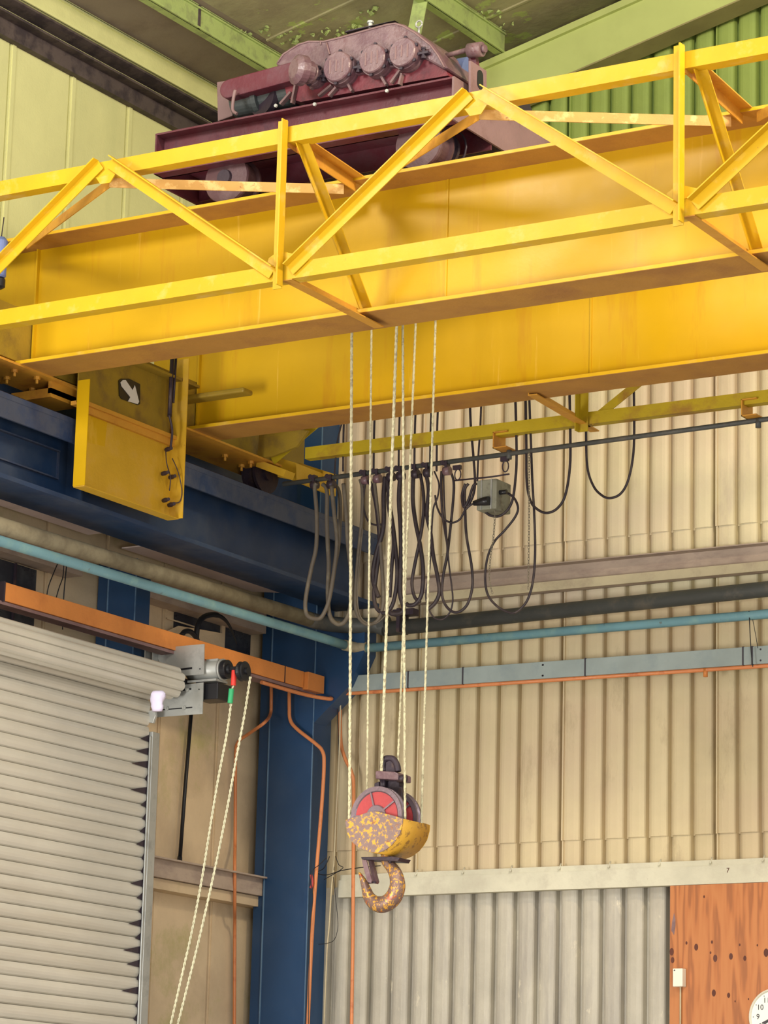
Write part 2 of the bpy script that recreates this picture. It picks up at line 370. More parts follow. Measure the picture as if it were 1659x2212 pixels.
# grey plate strips hanging off the rail, torn sheet
mb = MB().add([at(361,1334,'X',-10.715), at(425,1354,'X',-10.715), at(425,1357,'X',-10.715), at(361,1337,'X',-10.715)], [(0,1,2,3)])
mb.add([at(362,1362,'X',-10.715), at(385,1352,'X',-10.70), at(425,1358,'X',-10.69), at(480,1368,'X',-10.715), at(480,1402,'X',-10.715), at(362,1385,'X',-10.715)], [(0,1,2,3,4,5)])
o = obj('torn_panel', mb, M['sidebeige'], solid=.004); tag(o, 'torn beige wall sheet curling in the dark gap above the trunking', 'sheet')

# ================================================================ columns, beams, roof steel
def column(name, label, x0, x1, y0, y1, z1, ztip=None):
    t = thing(name, label, 'column', ((x0+x1)/2, (y0+y1)/2, 0))
    tf = .014
    obj('shaft', MB().box(x0+.0, x1, y0, y1, 0, z1), M['blue'], t, bevel=.004)
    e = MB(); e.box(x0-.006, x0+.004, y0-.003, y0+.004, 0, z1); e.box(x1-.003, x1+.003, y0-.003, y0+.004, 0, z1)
    obj('edge_strip', e, M['edgeblue'], t)  # pale blue strips paint the highlights along the shaft edges
    obj('side_flange', MB().box(x0-.085, x0-.004, y0+.012, y0+.05, 0, z1), M['blue'], t)
    return t
c1 = column('steel_column', 'dark blue steel column in the corner behind the hook block', -10.58, -10.255, 15.95, 16.16, 8.42)
obj('corbel', MB().prism([(-10.255,15.955,5.21),(-9.9,15.955,5.21),(-9.9,15.955,5.02),(-10.0,15.955,4.82),(-10.255,15.955,4.6)], (0,.14,0)), M['blue'], c1)
X2 = -10.45; y0_ = at(292,1300,'X',X2).y; y1_ = at(324,1310,'X',X2).y; x0_ = at(234,1280,'Y',y0_).x
c2 = column('steel_column', 'blue steel column behind the pipes left of the guard panel', x0_, X2, y0_, y1_, 5.34)

# runway beam (blue) with rail
rb = thing('runway_beam', 'dark blue crane runway beam running along the side wall', 'beam', (-10.05, 12.5, 5.22))
YB0, YB1 = 9.0, 16.12
obj('web', MB().box(-10.085, -10.065, YB0, YB1, 5.36, 5.78).box(-10.085, -9.96, 13.07, 13.085, 5.36, 5.775), M['bluebeam'], rb)
obj('top_flange', MB().box(-10.22, -9.90, YB0, YB1, 5.765, 5.795), M['bluedust'], rb)
obj('bottom_flange', MB().box(-10.22, -9.90, YB0, YB1, 5.335, 5.36), M['bluebeam'], rb)
obj('crane_rail', MB().box(-10.09, -10.02, YB0, YB1, 5.795, 5.85), M['dark'], rb, bevel=.004)
obj('channel_cap', MB().box(-9.915, -9.902, YB0, YB1, 5.66, 5.765), M['bluedust'], rb)
m_ = MB()
zs1, zs2 = at(0,928,'X',-10.05).z, at(0,990,'X',-10.05).z
for za in (zs1, zs2): m_.box(-10.066, -10.045, YB0, 12.98, za-.004, za+.004)
m_.box(-10.066, -10.056, 12.975, 12.99, zs2, zs1)
obj('stiffener_strip', m_, M['bluedust'], rb)
obj('surge_plate', MB().box(-10.42, -10.40, YB0, 15.9, 5.5, 6.5), M['bluebeam'], rb)
# soffit plates between the columns
o = obj('soffit_plate', MB().box(-10.61, -10.44, 9.5, 14.01, 5.44, 5.447), M['plate']); tag(o, 'long pinkish steel plate under the runway beam, ends at the rear column', 'plate')
o = obj('soffit_plate', MB().prism([(-10.65,14.4,5.44),(-10.44,14.4,5.44),(-10.46,15.94,5.44),(-10.65,15.8,5.44)], (0,0,.007)), M['plate']); tag(o, 'pinkish steel plate under the runway beam between the two columns', 'plate')

# rafter
def rafter():
    t = thing('roof_rafter', 'green sloping rafter along the end wall roof', 'rafter', (-8, 16.03, 8.6))
    def sl(y0, y1, o0, o1):
        mb = MB(); v = [(x, y, roofz(x, o)) for x in (-10.6, -4) for y in (y0, y1) for o in (o0, o1)]
        return mb.add(v, [(0,1,3,2),(4,6,7,5),(0,4,5,1),(2,3,7,6),(0,2,6,4),(1,5,7,3)])
    obj('top_flange', sl(15.95, 16.16, -.045, -.0), M['rafter'], t)
    obj('web', sl(15.98, 16.14, -.32, -.045), M['rafter'], t)
    obj('bottom_flange', sl(15.97, 16.15, -.33, -.32), M['raftund'], t)
rafter()
# purlins
def purlin(x, label, m_='purlin', h=.15, fl=.0):
    t = thing('roof_purlin', label, 'purlin', (x, 12, roofz(x)), 'purlins under the roof')
    z0 = roofz(x, 0); z1 = roofz(x, .155)
    mb = MB(); mb.box(x-.006, x, 8, 15.97, z0, z1).box(x-.06, x, 8, 15.97, z0, z0+.006).box(x-.06, x, 8, 15.97, z1-.012, z1-.006)
    obj('channel', mb, M[m_], t)
    obj('lip', MB().box(x, x+.012, 8, 15.97, z0, z0+.012).box(x, x+.012, 8, 15.97, z1-.03, z1-.018), M[m_], t)
    return t
t = purlin(-10.595, 'pale green purlin nearest the side wall eaves', 'eave')
t = purlin(-10.10, 'green peeling purlin behind the left end of the gearbox')
obj('splice_plate', MB().box(-10.1, -10.092, 14.18, 14.2, roofz(-10.1, .0), roofz(-10.1, .15)), M['eavedark'], t)
purlin(-8.985, 'green peeling purlin meeting the rafter above the slotted plate')
purlin(-7.87, 'green purlin above the right side of the crane'); purlin(-6.76, 'green purlin outermost from the side wall')
a = at(915, 0, 'Y', 14.95); b = at(905, 120, 'Y', 15.0)
o = obj('roof_brace', MB().angle(at(905, -60, 'Y', 15.0), at(868, 130, 'Y', 15.0), .10, .05, (1,0,0), (0,1,0)), M['purlin']); tag(o, 'green angle brace dropping from the roof behind the eyebolt', 'brace')

# ================================================================ OVERHEAD CRANE (bridge)
CR = thing('overhead_crane', 'yellow double girder overhead crane bridge with lattice walkway frame', 'crane', (-7.5, 13.2, 5.95))
GX0, GX1 = -10.25, -2.4
def girder(yc, bot0, bot1, toph, label):
    g = obj('bridge_girder', MB().box(GX0, GX1, yc-.006, yc+.006, 6.0, 6.655), M['yellow'], CR); plabel(g, label)
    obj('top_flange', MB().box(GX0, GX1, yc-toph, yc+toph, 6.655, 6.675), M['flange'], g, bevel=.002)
    obj('flange_edge', MB().box(GX0, GX1, yc-toph-.002, yc-toph, 6.657, 6.673).box(GX0, GX1, bot0-.002, bot0, 5.982, 6.0), M['yellow_truss'], g)  # front edges kept light against the shade-brown flanges
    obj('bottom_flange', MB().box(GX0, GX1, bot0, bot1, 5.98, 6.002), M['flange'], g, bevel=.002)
    s = MB()
    for x in (-9.92, -7.37, -5.14): obj('web_joint', MB().box(x, x+.01, yc-.03 if x < -9 else yc-.012, yc-.006, 6.0, 6.655), M['yellow'], g)
    obj('trolley_rail', MB().box(GX0, GX1, yc-.025, yc+.025, 6.675, 6.715), M['dark'], g)
    return g
girder(12.55, 12.41, 12.69, .20, 'nearer girder')
girder(14.10, 13.96, 14.24, .20, 'farther girder')
YT = 11.72; ZB0, ZT1 = 5.96, 6.735
def chord(z0, leg, x0, x1, y, s=1, mt='yellow_truss', h=.08):
    mb = MB(); mb.angle((x0, y, z0), (x1, y, z0), h, leg, (0,0,1), (0,s,0), .007)
    return obj('chord', mb, M[mt], CR)
chord(ZB0, .075, -10.6, GX1, YT); chord(6.655, .075, -10.6, GX1, YT)
tops = [-8.87, -6.74, -4.61, -2.5]; posts = [-9.92, -7.79, -5.67, -3.54]
for x in posts:
    if x > -9.9:
        mb = MB(); mb.angle((x-.045, YT-.007, 5.915), (x-.045, YT-.007, 6.765), .05, .0065, (1,0,0), (0,-1,0), .0065)
        mb.box(x-.0, x+.007, YT-.055, YT-.006, 5.925, 6.76)
        obj('post', mb, M['yellow_truss'], CR)
def diag(a, b):
    a = Vector(a); b = Vector(b); d = (b-a).normalized(); n = Vector((0,-1,0)); pl = d.cross(n).normalized()
    if pl.z < 0: pl = -pl
    mb = MB(); mb.angle(a+pl*.03, b+pl*.03, .062, .045, -pl, n, .006)
    obj('diagonal', mb, M['yellow_truss'], CR)
for xt in tops:
    diag((xt-.03, YT-.008, 6.72), (xt-1.0, YT-.008, 6.00)); diag((xt+.03, YT-.008, 6.72), (xt+1.03, YT-.008, 6.00))
mb = MB()
for xt in tops: obj('gusset_plate', MB().prism([(xt-.06,YT-.006,6.655),(xt+.06,YT-.006,6.655),(xt+.03,YT-.006,6.615),(xt-.03,YT-.006,6.615)], (0,.006,0)), M['yellow_truss'], CR)
for xp in posts[1:]:
    obj('gusset_plate', MB().prism([(xp-.09,YT-.004,6.04),(xp+.12,YT-.004,6.04),(xp+.12,YT-.004,6.06),(xp-.02,YT-.004,6.11),(xp-.08,YT-.004,6.08)], (0,.004,0)), M['yellow_truss'], CR)
# horizontal zigzag between the truss and the girder top, struts and inclined braces
for xp in posts[1:]:
    obj('strut', MB().angle((xp, YT+.01, 6.70), (xp-.02, 12.38, 6.675), .065, .065, (0,0,-1), (1,0,0)), M['orangey'], CR)
    obj('strut', MB().angle((xp, YT, 5.955), (xp-.02, 12.60, 5.955), .055, .055, (0,0,1), (1,0,0)), M['orangey'], CR)
    obj('inclined_brace', MB().angle((xp+.04, YT+.04, 6.68), (xp+.0, 12.46, 6.02), .05, .04, (1,0,0), (0,-1,0)), M['yellow_truss'], CR)
for xt in tops:
    obj('horizontal_brace', MB().angle((xt, YT+.03, 6.655), (xt+1.0, 12.37, 6.655), .05, .05, (0,0,-1), (0,1,0)), M['strut'], CR)
    obj('horizontal_brace', MB().angle((xt, YT+.03, 6.655), (xt-1.0, 12.37, 6.655), .05, .05, (0,0,-1), (0,1,0)), M['orangey'], CR)
# far lattice frame carrying the cable rail
YF = 14.78
chord(5.965, .06, -9.62, GX1, YF, 1, 'chordfar', .07)
chord(6.60, .06, -9.62, GX1, YF, 1, 'chordfar', .07)
for x in posts[1:]:
    obj('post', MB().angle((x, YF-.009, 5.92), (x, YF-.009, 6.66), .06, .05, (1,0,0), (0,-1,0)), M['chordfar'], CR)
    obj('strut', MB().angle((x+.04, 14.1, 5.965), (x-.02, 14.95, 5.965), .055, .055, (0,0,1), (1,0,0)), M['orangey'], CR)
for xt in tops:
    for s_ in (-1,):
        obj('diagonal', MB().angle((xt, YF+.01, 6.64), (xt+s_*1.0, YF+.01, 6.0), .05, .03, (0,0,-1), (0,1,0)), M['chordfar'], CR)
# cable rail and its hangers
ra, rb_ = at(612, 1046, 'Y', 14.83), at(1659, 905, 'Y', 14.83)
ra2 = ra+(ra-rb_)*0; rb2 = rb_+(rb_-ra)*.6
obj('cable_rail', MB().tube([ra2, rb2], .014, 12), M['pipegrey'], CR)
for px, py in ((1085, 950), (1622, 880)):
    p = at(px, py, 'Y', 14.80)
    hb = obj('rail_hanger', MB().box(p.x-.04, p.x-.034, 14.76, 14.90, p.z-.055, p.z+.04).box(p.x-.04, p.x+.05, 14.76, 14.90, p.z-.055, p.z-.049).box(p.x-.04, p.x+.05, 14.76, 14.9, p.z+.036, p.z+.042), M['orangey'], CR)
    obj('hanger_clamp', MB().tube([(p.x+.03, 14.83, p.z-.06), (p.x+.03, 14.83, p.z-.11)], .016, 10), M['pipegrey'], hb)
# end carriage
ec = obj('end_carriage', MB().box(-10.19, -9.93, 11.2, 15.25, 6.0, 6.30), M['olive'], CR, bevel=.004)
obj('base_plate', MB().box(-10.20, -9.90, 12.2, 12.95, 5.968, 5.98).box(-10.20, -9.86, 13.45, 15.1, 5.968, 5.98), M['orangey'], ec)
bm_ = MB()
for x, y in ((-9.97,12.45),(-9.95,12.62),(-10.1,12.55),(-10.12,12.8),(-9.97,13.95),(-10.1,13.9),(-10.15,14.2),(-10.0,14.5),(-9.95,14.7),(-10.05,14.75)):
    obj('bolt', MB().tube([(x, y, 5.968), (x, y, 5.93)], .008, 8).lathe((x, y, 5.968), (0,0,-1), [(0,.018),(.016,.018)], 6), M['orangey'], ec)
for yw in (12.15, 14.95):
    obj('carriage_wheel', MB().lathe((-10.10, yw, 5.96), (1,0,0), [(0,.13),(.02,.13),(.02,.11),(.08,.11),(.08,.13),(.10,.13),(.10,.05),(.12,.05)], 32), M['dark'], ec)
# little ledge under the girders on the left, brackets
obj('ledge', MB().box(-10.2, -9.93, 12.72, 12.98, 5.88, 5.93).box(-9.95, -9.93, 12.72, 13.0, 5.90, 5.97), M['orangey'], ec)
# end buffer bracket between far girder and rail
pb = [at(590,985,'Y',14.9), at(640,1000,'Y',14.9), at(640,1038,'Y',14.9), at(600,1030,'Y',14.9)]
obj('end_bracket', MB().prism(pb, (0,.02,0)).box(pb[1].x-.02, pb[1].x, 14.9, 15.35, pb[2].z, pb[1].z), M['panel'], CR)
pb = [at(555,992,'Y',14.75), at(618,1015,'Y',14.75), at(612,1030,'Y',14.75), at(553,1008,'Y',14.75)]
obj('end_bracket', MB().prism(pb, (0,.1,0)), M['panel'], CR)
pb = [at(648,1000,'Y',15.2), at(735,1028,'Y',15.2), at(640,1042,'Y',15.2)]
obj('end_bracket', MB().prism(pb, (0,.01,0)), M['panel'], CR)
pb = [at(560,940,'Y',14.7), at(600,925,'Y',14.7), at(665,930,'Y',14.7), at(640,965,'Y',14.7), at(590,985,'Y',14.7), at(555,990,'Y',14.7)]
obj('knee_plate', MB().prism(pb, (0,.02,0)), M['olive'], CR)
# guard panel hanging off the carriage
XP = -9.84
A = at(160, 1048, 'X', XP); B = at(364, 1120, 'X', XP); y0, y1 = A.y, B.y; zb = 5.40
zt = at(186, 875, 'X', XP).z
gp = obj('guard_panel', MB().box(XP-.005, XP, y0, y1, zb, zt), M['panel'], CR); plabel(gp, 'yellow pan-shaped guard panel')
obj('panel_flange', MB().box(XP-.005, XP+.075, y0-.005, y0, zb, 5.99), M['yellow'], gp)
obj('panel_flange', MB().box(XP-.005, XP+.095, y1, y1+.006, zb, 6.33), M['panel'], gp)
obj('panel_flange', MB().box(XP-.005, XP+.07, y0, y1, zb-.005, zb), M['panel'], gp)
obj('top_ledge', MB().box(XP-.05, XP+.035, y0, y1, zt-.012, zt+.01).box(XP, XP+.02, y0, y1, zt-.05, zt-.01), M['orangey'], gp)
up = obj('upper_plate', MB().box(XP-.012, XP-.004, y0, y1-.02, zt, 6.25), M['olive'], gp)
pts = [(256,822),(261,818),(278,818),(302,830),(302,873),(297,875),(262,862),(257,855)]
sg = obj('arrow_sign', MB().prism([at(x,y,'X',XP-.001) for x, y in pts], (.003,0,0)), M['blackpaint'], gp); plabel(sg, 'black sign with a white arrow')
pts = [(260,824),(268,821),(288,842),(291,833),(302,872),(274,868),(281,861),(276,852)]
pts = [(260,826),(265,821),(271,821),(286,843),(291,832),(300,868),(297,873),(276,867),(281,858),(262,834)]
obj('arrow', MB().prism([at(x,y,'X',XP+.003) for x, y in pts], (.002,0,0)), M['whitepaint'], gp)
# small pipes and switches on the right flange
mb = MB()
mb.tube([at(372,772,'X',XP+.05), at(366,900,'X',XP+.05)], .012, 10); mb.tube([at(380,772,'X',XP+.055), at(374,870,'X',XP+.055)], .008, 10)
mb.tube(spline([at(365,895,'X',XP+.06), at(372,930,'X',XP+.07), at(368,970,'X',XP+.06)]), .007, 8)
mb.tube(spline([at(358,970,'X',XP+.05), at(360,1000,'X',XP+.07), at(368,1030,'X',XP+.06), at(366,1060,'X',XP+.05)]), .003, 6)
mb.tube(spline([at(372,990,'X',XP+.05), at(385,1020,'X',XP+.08), at(393,1060,'X',XP+.09), at(388,1084,'X',XP+.08), at(374,1086,'X',XP+.05)]), .003, 6)
obj('conduit', mb, M['dark'], gp)
mb = MB()
for x, y in ((364,970),(356,1022),(372,1030),(358,1080),(370,1090)):
    p = at(x, y, 'X', XP+.05); obj('limit_switch', MB().lathe(p, (1,-.4,0), [(-.025,.012),(0,.014),(.02,.010),(.03,.010)], 10), M['dark'], gp)
obj('touch_up_patch', MB().prism([at(x, y, 'X', XP) for x, y in ((188,893),(232,908),(226,965),(185,955))], (.0008,0,0)), M['yellow'], gp)
# horizontal slotted tongues behind the panel
obj('tongue_plate', MB().box(-9.90, -9.45, 13.86, 13.96, 6.13, 6.16), M['olive'], CR, bevel=.01)
obj('tongue_plate', MB().box(-9.95, -9.78, 13.3, 13.9, 6.20, 6.215), M['olive'], CR)
# blue hoist body at the left edge of the frame
p0, p1 = at(-2, 512, 'Y', 12.0), at(-2, 600, 'Y', 12.0)
o = thing('air_hose_reel', 'blue cylinder hanging at the crane left end, cut by the picture edge', 'cylinder', p1)
obj('barrel', MB().lathe(p1, (0,0,1), [(0,.03),(.01,.036),(.2,.036),(.22,.02)], 20), M['motorblue'], o)
obj('cap', MB().lathe(p1-Vector((0,0,.06)), (0,0,1), [(0,.02),(.01,.034),(.05,.034),(.06,.02)], 20), M['black'], o)
obj('hanger_wire', MB().tube([p1+Vector((0,0,.21)), p1+Vector((.01,0,.33))], .003, 6), M['dark'], o)

# ================================================================ CRANE TROLLEY (crab)
TR = thing('crane_trolley', 'maroon hoist trolley with dusty gearbox riding on the crane girders', 'hoist trolley', (-8.15, 13.3, 6.715))
Y0 = 12.38
def chan_x(x0, x1, y0, y1, z0, z1, t=.01):
    """channel along X, open to -Y"""
    return MB().box(x0, x1, y1-t, y1, z0, z1).box(x0, x1, y0, y1, z1-t, z1).box(x0, x1, y0, y1, z0, z0+t)
XL, XR = -9.06, -7.26; ZT = 7.125; ZU = 6.90
obj('side_beam', chan_x(XL, XR, Y0, Y0+.08, ZU, ZT), M['maroon'], TR)
obj('end_cap', MB().box(XL, XL+.01, Y0+.001, Y0+.07, ZU, ZT), M['maroon'], TR)
obj('side_beam', chan_x(XL, XR+.1, 14.10, 14.18, ZU, ZT), M['maroon'], TR)
obj('end_beam', MB().box(XR, XR+.012, Y0, 14.18, ZU, ZT).box(XR-.07, XR, Y0+.09, 14.1, ZT-.01, ZT), M['dustypink'], TR)
obj('end_beam', MB().box(XL, XL+.012, Y0+.08, 14.1, ZU-.05, ZT), M['maroon'], TR)
obj('inner_beam', MB().box(XL, XR, 12.78, 12.79, ZU-.03, ZT), M['maroon'], TR)
obj('deck_plate', MB().box(XL+.02, XR-.01, Y0+.08, 13.0, 6.99, 7.0).box(XL+.02, XR-.01, 13.45, 14.09, 6.99, 7.0), M['maroon'], TR)
for cx, cy in ((490, 394), (905, 320)):
    c = at(cx, cy, 'Y', 12.46); zc = 6.715+.12
    w_ = obj('trolley_wheel', MB().lathe((c.x, 12.44, zc), (0,1,0), [(0,.03),(.01,.13),(.02,.135),(.035,.135),(.04,.118),(.12,.118),(.125,.135),(.14,.135),(.14,.05),(.2,.05)], 40), M['wheel'], TR)
    obj('hub', MB().lathe((c.x, 12.425, zc), (0,1,0), [(0,.025),(.0,.04),(.02,.045)], 20), M['dark'], w_)
    w_ = obj('trolley_wheel', MB().lathe((c.x, 13.99, zc), (0,1,0), [(0,.13),(.02,.135),(.04,.118),(.12,.118),(.125,.135),(.14,.135)], 40), M['dusty'], TR)
# wheel guard rings behind right wheel
c = at(965, 318, 'Y', 12.62)
obj('brake_ring', MB().tube([Vector((c.x+.09*math.cos(a/8*math.pi), 12.66, c.z+.1*math.sin(a/8*math.pi))) for a in range(-5, 6)], .006, 8).lathe((c.x-.05,12.6,c.z),(0,1,0),[(0,.1),(.02,.1),(.02,.085),(.05,.085),(.05,.1),(.07,.1)],32), M['dark'], TR)
# drive motor under the deck
c = at(720, 330, 'Y', 13.0)
obj('travel_motor', MB().lathe((c.x-.32, 13.0, c.z+.05), (1,0,0), [(0,.05),(.02,.1),(.5,.1),(.52,.09),(.62,.09),(.62,.03),(.9,.03)], 28), M['motorblue'], TR)
# rope drum between the beams
obj('rope_drum', MB().lathe((-9.0, 13.22, 7.16), (1,0,0), [(0,.05),(.05,.05),(.05,.2),(.08,.2),(.08,.15)]+[(.1+i*.02, .15+(.006 if i % 2 else 0)) for i in range(75)]+[(1.62,.2),(1.65,.2),(1.65,.05),(1.7,.05)], 32), M['dark'], TR)
# gearbox
YG = 12.50
def gp_(pts, y): return [at(x, yy, 'Y', y) for x, yy in pts]
upper = [(594,138),(606,118),(624,104),(643,93),(666,86),(698,86),(738,76),(798,59),(835,49),(852,47),(872,52),(900,68),(934,95),(950,118),(966,146),(958,150),(912,124),(880,138),(800,152),(720,172),(668,178),(640,176)]
gb = obj('gearbox', MB().prism(gp_(upper, YG), (0,.34,0)), M['dusty'], TR, bevel=.02)
rim = [(600,135),(612,117),(645,96),(667,89.5),(699,90),(740,80),(799,63.5),(838,53),(853,51),(870,56),(896,71),(930,98),(946,120),(960,146)]
mb = MB().tube(gp_(rim, YG-.002), .005, 6); obj('casing_rim', mb, M['dustypink'], gb)  # paler tone paints the highlight along the casing rim
mb = MB().tube(gp_([(705,92),(712,118)], YG-.004), .005, 6).tube(gp_([(692,88),(693,97)], YG-.004), .004, 6); obj('casing_seam', mb, M['dustypink'], gb)
lower = [(612,170),(668,160),(800,130),(905,120),(962,148),(968,163),(800,192),(650,220),(620,212)]
lc = obj('gear_casing', MB().prism(gp_(lower, YG+.03), (0,.26,0)), M['casingred'], TR)
mb = MB()
for a, b in (((630,200),(607,226)),((690,182),(672,192)),((718,185),(690,208)),((750,175),(762,198)),((868,150),(846,180)),((822,160),(836,184)),((728,190),(712,208)),((870,160),(864,184)),((640,185),(632,224))):
    obj('casing_rib', MB().bar(at(a[0],a[1],'Y',YG+.02), at(b[0],b[1],'Y',YG+.02), .03, .012, up=(0,0,1)), M['dustypink'], lc)
for i, (cx, cy, r) in enumerate(((732,146,.088),(808,129,.083),(873,115,.083),(672,160,.06))):
    c = at(cx, cy, 'Y', YG-.03)
    cv = obj('bearing_cover', MB().lathe((c.x, YG-.055, c.z), (0,1,0), [(0,r*.86),(.006,r*.92),(.03,r*.94),(.03,r),(.06,r),(.07,r*1.03),(.12,r*1.03)], 36), M['dusty'], gb)
    if i < 3:
        mk = MB(); w_ = r*.42; hh = r*.42
        for k in (-1, 0, 1): mk.box(c.x+k*w_-.004, c.x+k*w_+.004, YG-.058, YG-.05, c.z-hh*(1 if k else .8), c.z+hh)
        obj('raised_mark', mk, M['dustypink'], cv)
    else:
        obj('motor_flange', MB().lathe((c.x+.02, YG-.07, c.z-.01), (.5,1,0), [(-.1,.05),(-.08,.08),(-.04,.08),(-.04,.06),(0,.06)], 24), M['dusty'], cv)
    bt = MB()
    for k in range(6):
        a = k*math.pi/3+.4; bt.lathe((c.x+r*.97*math.cos(a), YG-.03, c.z+r*.97*math.sin(a)), (0,-1,0), [(0,.01),(.012,.01)], 6)
    obj('bolt', bt, M['dark'], cv)
mb = MB()
for cx, cy in ((915,115),(848,128),(775,145),(700,165)):
    c = at(cx, cy, 'Y', YG-.02); mb = MB(); mb.lathe(c-Vector((0,0,.03)), (0,0,1), [(0,.014),(.012,.014),(.012,.01),(.05,.01),(.05,.014),(.06,.014)], 8)
    mb.box(c.x-.03, c.x+.03, YG-.03, YG+.05, c.z-.006, c.z+.006)
    obj('flange_bolt', mb, M['dark'], gb)
c = at(905, 52, 'Y', YG+.15)
obj('eyebolt', MB().tube([Vector((c.x+.018*math.cos(a*math.pi/8), c.y, c.z+.018*math.sin(a*math.pi/8))) for a in range(17)], .005, 8).tube([c-Vector((0,0,.018)), c-Vector((0,0,.06))], .006, 8), M['galv'], gb)
c = at(800, 54, 'Y', YG+.1); obj('breather', MB().lathe(c-Vector((0,0,.02)), (0,0,1), [(0,.012),(.03,.012),(.03,.018),(.04,.018)], 10), M['galv'], gb)
obj('cover_plate', MB().prism(gp_([(745,70),(845,46),(853,44),(748,66)], YG+.08), (0,.18,0)), M['dark'], gb)
# arm beam with rounded ends in front of the motor
pa, pb = at(492, 191, 'Y', 12.47), at(632, 153, 'Y', 12.47)
cap = []; dv = (pb-pa).normalized(); nv = Vector((-dv.z, 0, dv.x)); R_ = .052
for k in range(9): a = math.pi/2+k*math.pi/8; cap.append(pa+(dv*math.cos(a)+nv*math.sin(a))*R_)
for k in range(9): a = -math.pi/2+k*math.pi/8; cap.append(pb+(dv*math.cos(a)+nv*math.sin(a))*R_)
ar = obj('torque_arm', MB().prism(cap, (0,.12,0)), M['maroon'], TR, bevel=.006)
mb = MB().tube(spline(gp_([(508,195),(504,215),(503,238),(512,246)], 12.44)), .009, 8); obj('stay_rod', mb, M['dustypink'], ar)
c = at(585, 205, 'Y', 12.6)
hm = obj('hoist_motor', MB().lathe((c.x-.22, 12.62, c.z+.0), (1,.0,0), [(0,.03),(0,.09),(.02,.095),(.14,.095),(.14,.105),(.17,.105),(.17,.08),(.36,.08)], 32), M['motorgrey'], TR)
obj('motor_collar', MB().lathe((c.x-.03, 12.56, c.z-.02), (.3,1,0), [(0,.1),(.03,.105),(.03,.085),(.1,.085)], 28), M['dark'], hm)
obj('panel_box', MB().prism(gp_([(468,177),(500,172),(502,250),(470,262)], 12.62), (0,.3,0)), M['dustypink'], TR, bevel=.004)
obj('foot_plate', MB().box(XL+.5, XR-.05, YG, YG+.4, ZT, ZT+.015), M['dark'], TR)
# right-hand items: rod with handle cylinder, slotted plate, blue motor
mb = MB().tube(gp_([(955,123),(1015,106)], 12.62), .013, 10); obj('brake_rod', mb, M['dustypink'], TR)
pa, pb = at(1013,110,'Y',12.62), at(1042,106,'Y',12.62)
obj('brake_cylinder', MB().tube([pa, pb], .038, 20).tube([pb, pb+(pb-pa)*.25], .02, 12), M['dusty'], TR)
obj('cylinder_post', MB().prism(gp_([(1012,122),(1026,118),(1034,165),(1034,200),(1012,200)], 12.64), (0,.03,0)), M['maroon'], TR)
pl = gp_([(1016,130),(1051,152),(1051,186),(1016,196)], 12.55)
xs_ = -7.2
pl = [at(1017,131,'X',xs_), at(1051,153,'X',xs_), at(1051,200,'X',xs_), at(1017,200,'X',xs_)]
sp = obj('slotted_plate', MB().prism(pl, (-.012,0,0)), M['dustypink'], TR)
c = at(1037, 172, 'X', xs_+.001); sl = [Vector((xs_+.001, c.y+.03*math.cos(a*math.pi/8), c.z+.02*(1 if 0 < a < 8 else -1)+.03*math.sin(a*math.pi/8))) for a in range(16)]
obj('slot', MB().prism(sl, (.002,0,0)), M['black'], sp)
c = at(985, 168, 'Y', 12.8)
obj('hoist_brake', MB().lathe((c.x-.05, 12.85, c.z), (1,0,0), [(0,.12),(.03,.12),(.03,.1),(.05,.1),(.05,.115),(.12,.115),(.12,.05)], 32), M['motorblue'], TR)
obj('hoist_brake', MB().lathe((c.x-.16, 12.85, c.z), (1,0,0), [(0,.1),(.06,.125),(.10,.125)], 32), M['dark'], TR)
mb = MB()
for px, py in ((597,232),(681,229),(837,200)):
    c = at(px, py-3, 'Y', Y0-.001); obj('beam_bolt', MB().lathe(c, (0,-1,0), [(0,.010),(.01,.010)], 6), M['galv'], TR)

# ================================================================ HOIST ROPES
def rope(pt, pb, yt, yb, r, label, ztop=7.05):
    a = at(*pt, 'Y', yt); b = at(*pb, 'Y', yb); d = (a-b).normalized()
    top = b+d*((ztop-b.z)/d.z)
    mb = MB(); n = 160; seg = 6; L_ = (top-b).length; vs = []
    nx = d.orthogonal().normalized(); ny = d.cross(nx)
    for st in range(3):
        pts = []
        for i in range(n+1):
            t = i/n; an = t*L_/.11*2*math.pi+st*2.0944
            pts.append(b+(top-b)*t+(nx*math.cos(an)+ny*math.sin(an))*r*.42)
        mb.tube(pts, r*.62, 6)
    o = obj('hoist_rope', mb, M['ropem']); return tag(o, label, 'rope', 'steel hoist ropes above the hook block')
rope((760,710), (755,1774), 13.09, 13.11, .0085, 'leftmost hoist rope, reaching the left edge of the red sheave')
rope((802.5,720), (793,1708), 13.42, 13.27, .006, 'thin hoist rope second from the left, running behind the red sheave')
rope((857,700), (824,1672), 13.0, 13.16, .0085, 'third hoist rope from the left, slanting into the clamp left side')
rope((898,700), (859,1665), 13.5, 13.20, .0065, 'hoist rope slanting down to the right side of the clamp')
rope((870,700), (875,1772), 13.05, 13.11, .007, 'hoist rope dropping straight in front of the right end of the housing sheave')
rope((941,690), (910,1790), 13.45, 13.27, .0065, 'rightmost hoist rope, ending at the rear sheave')

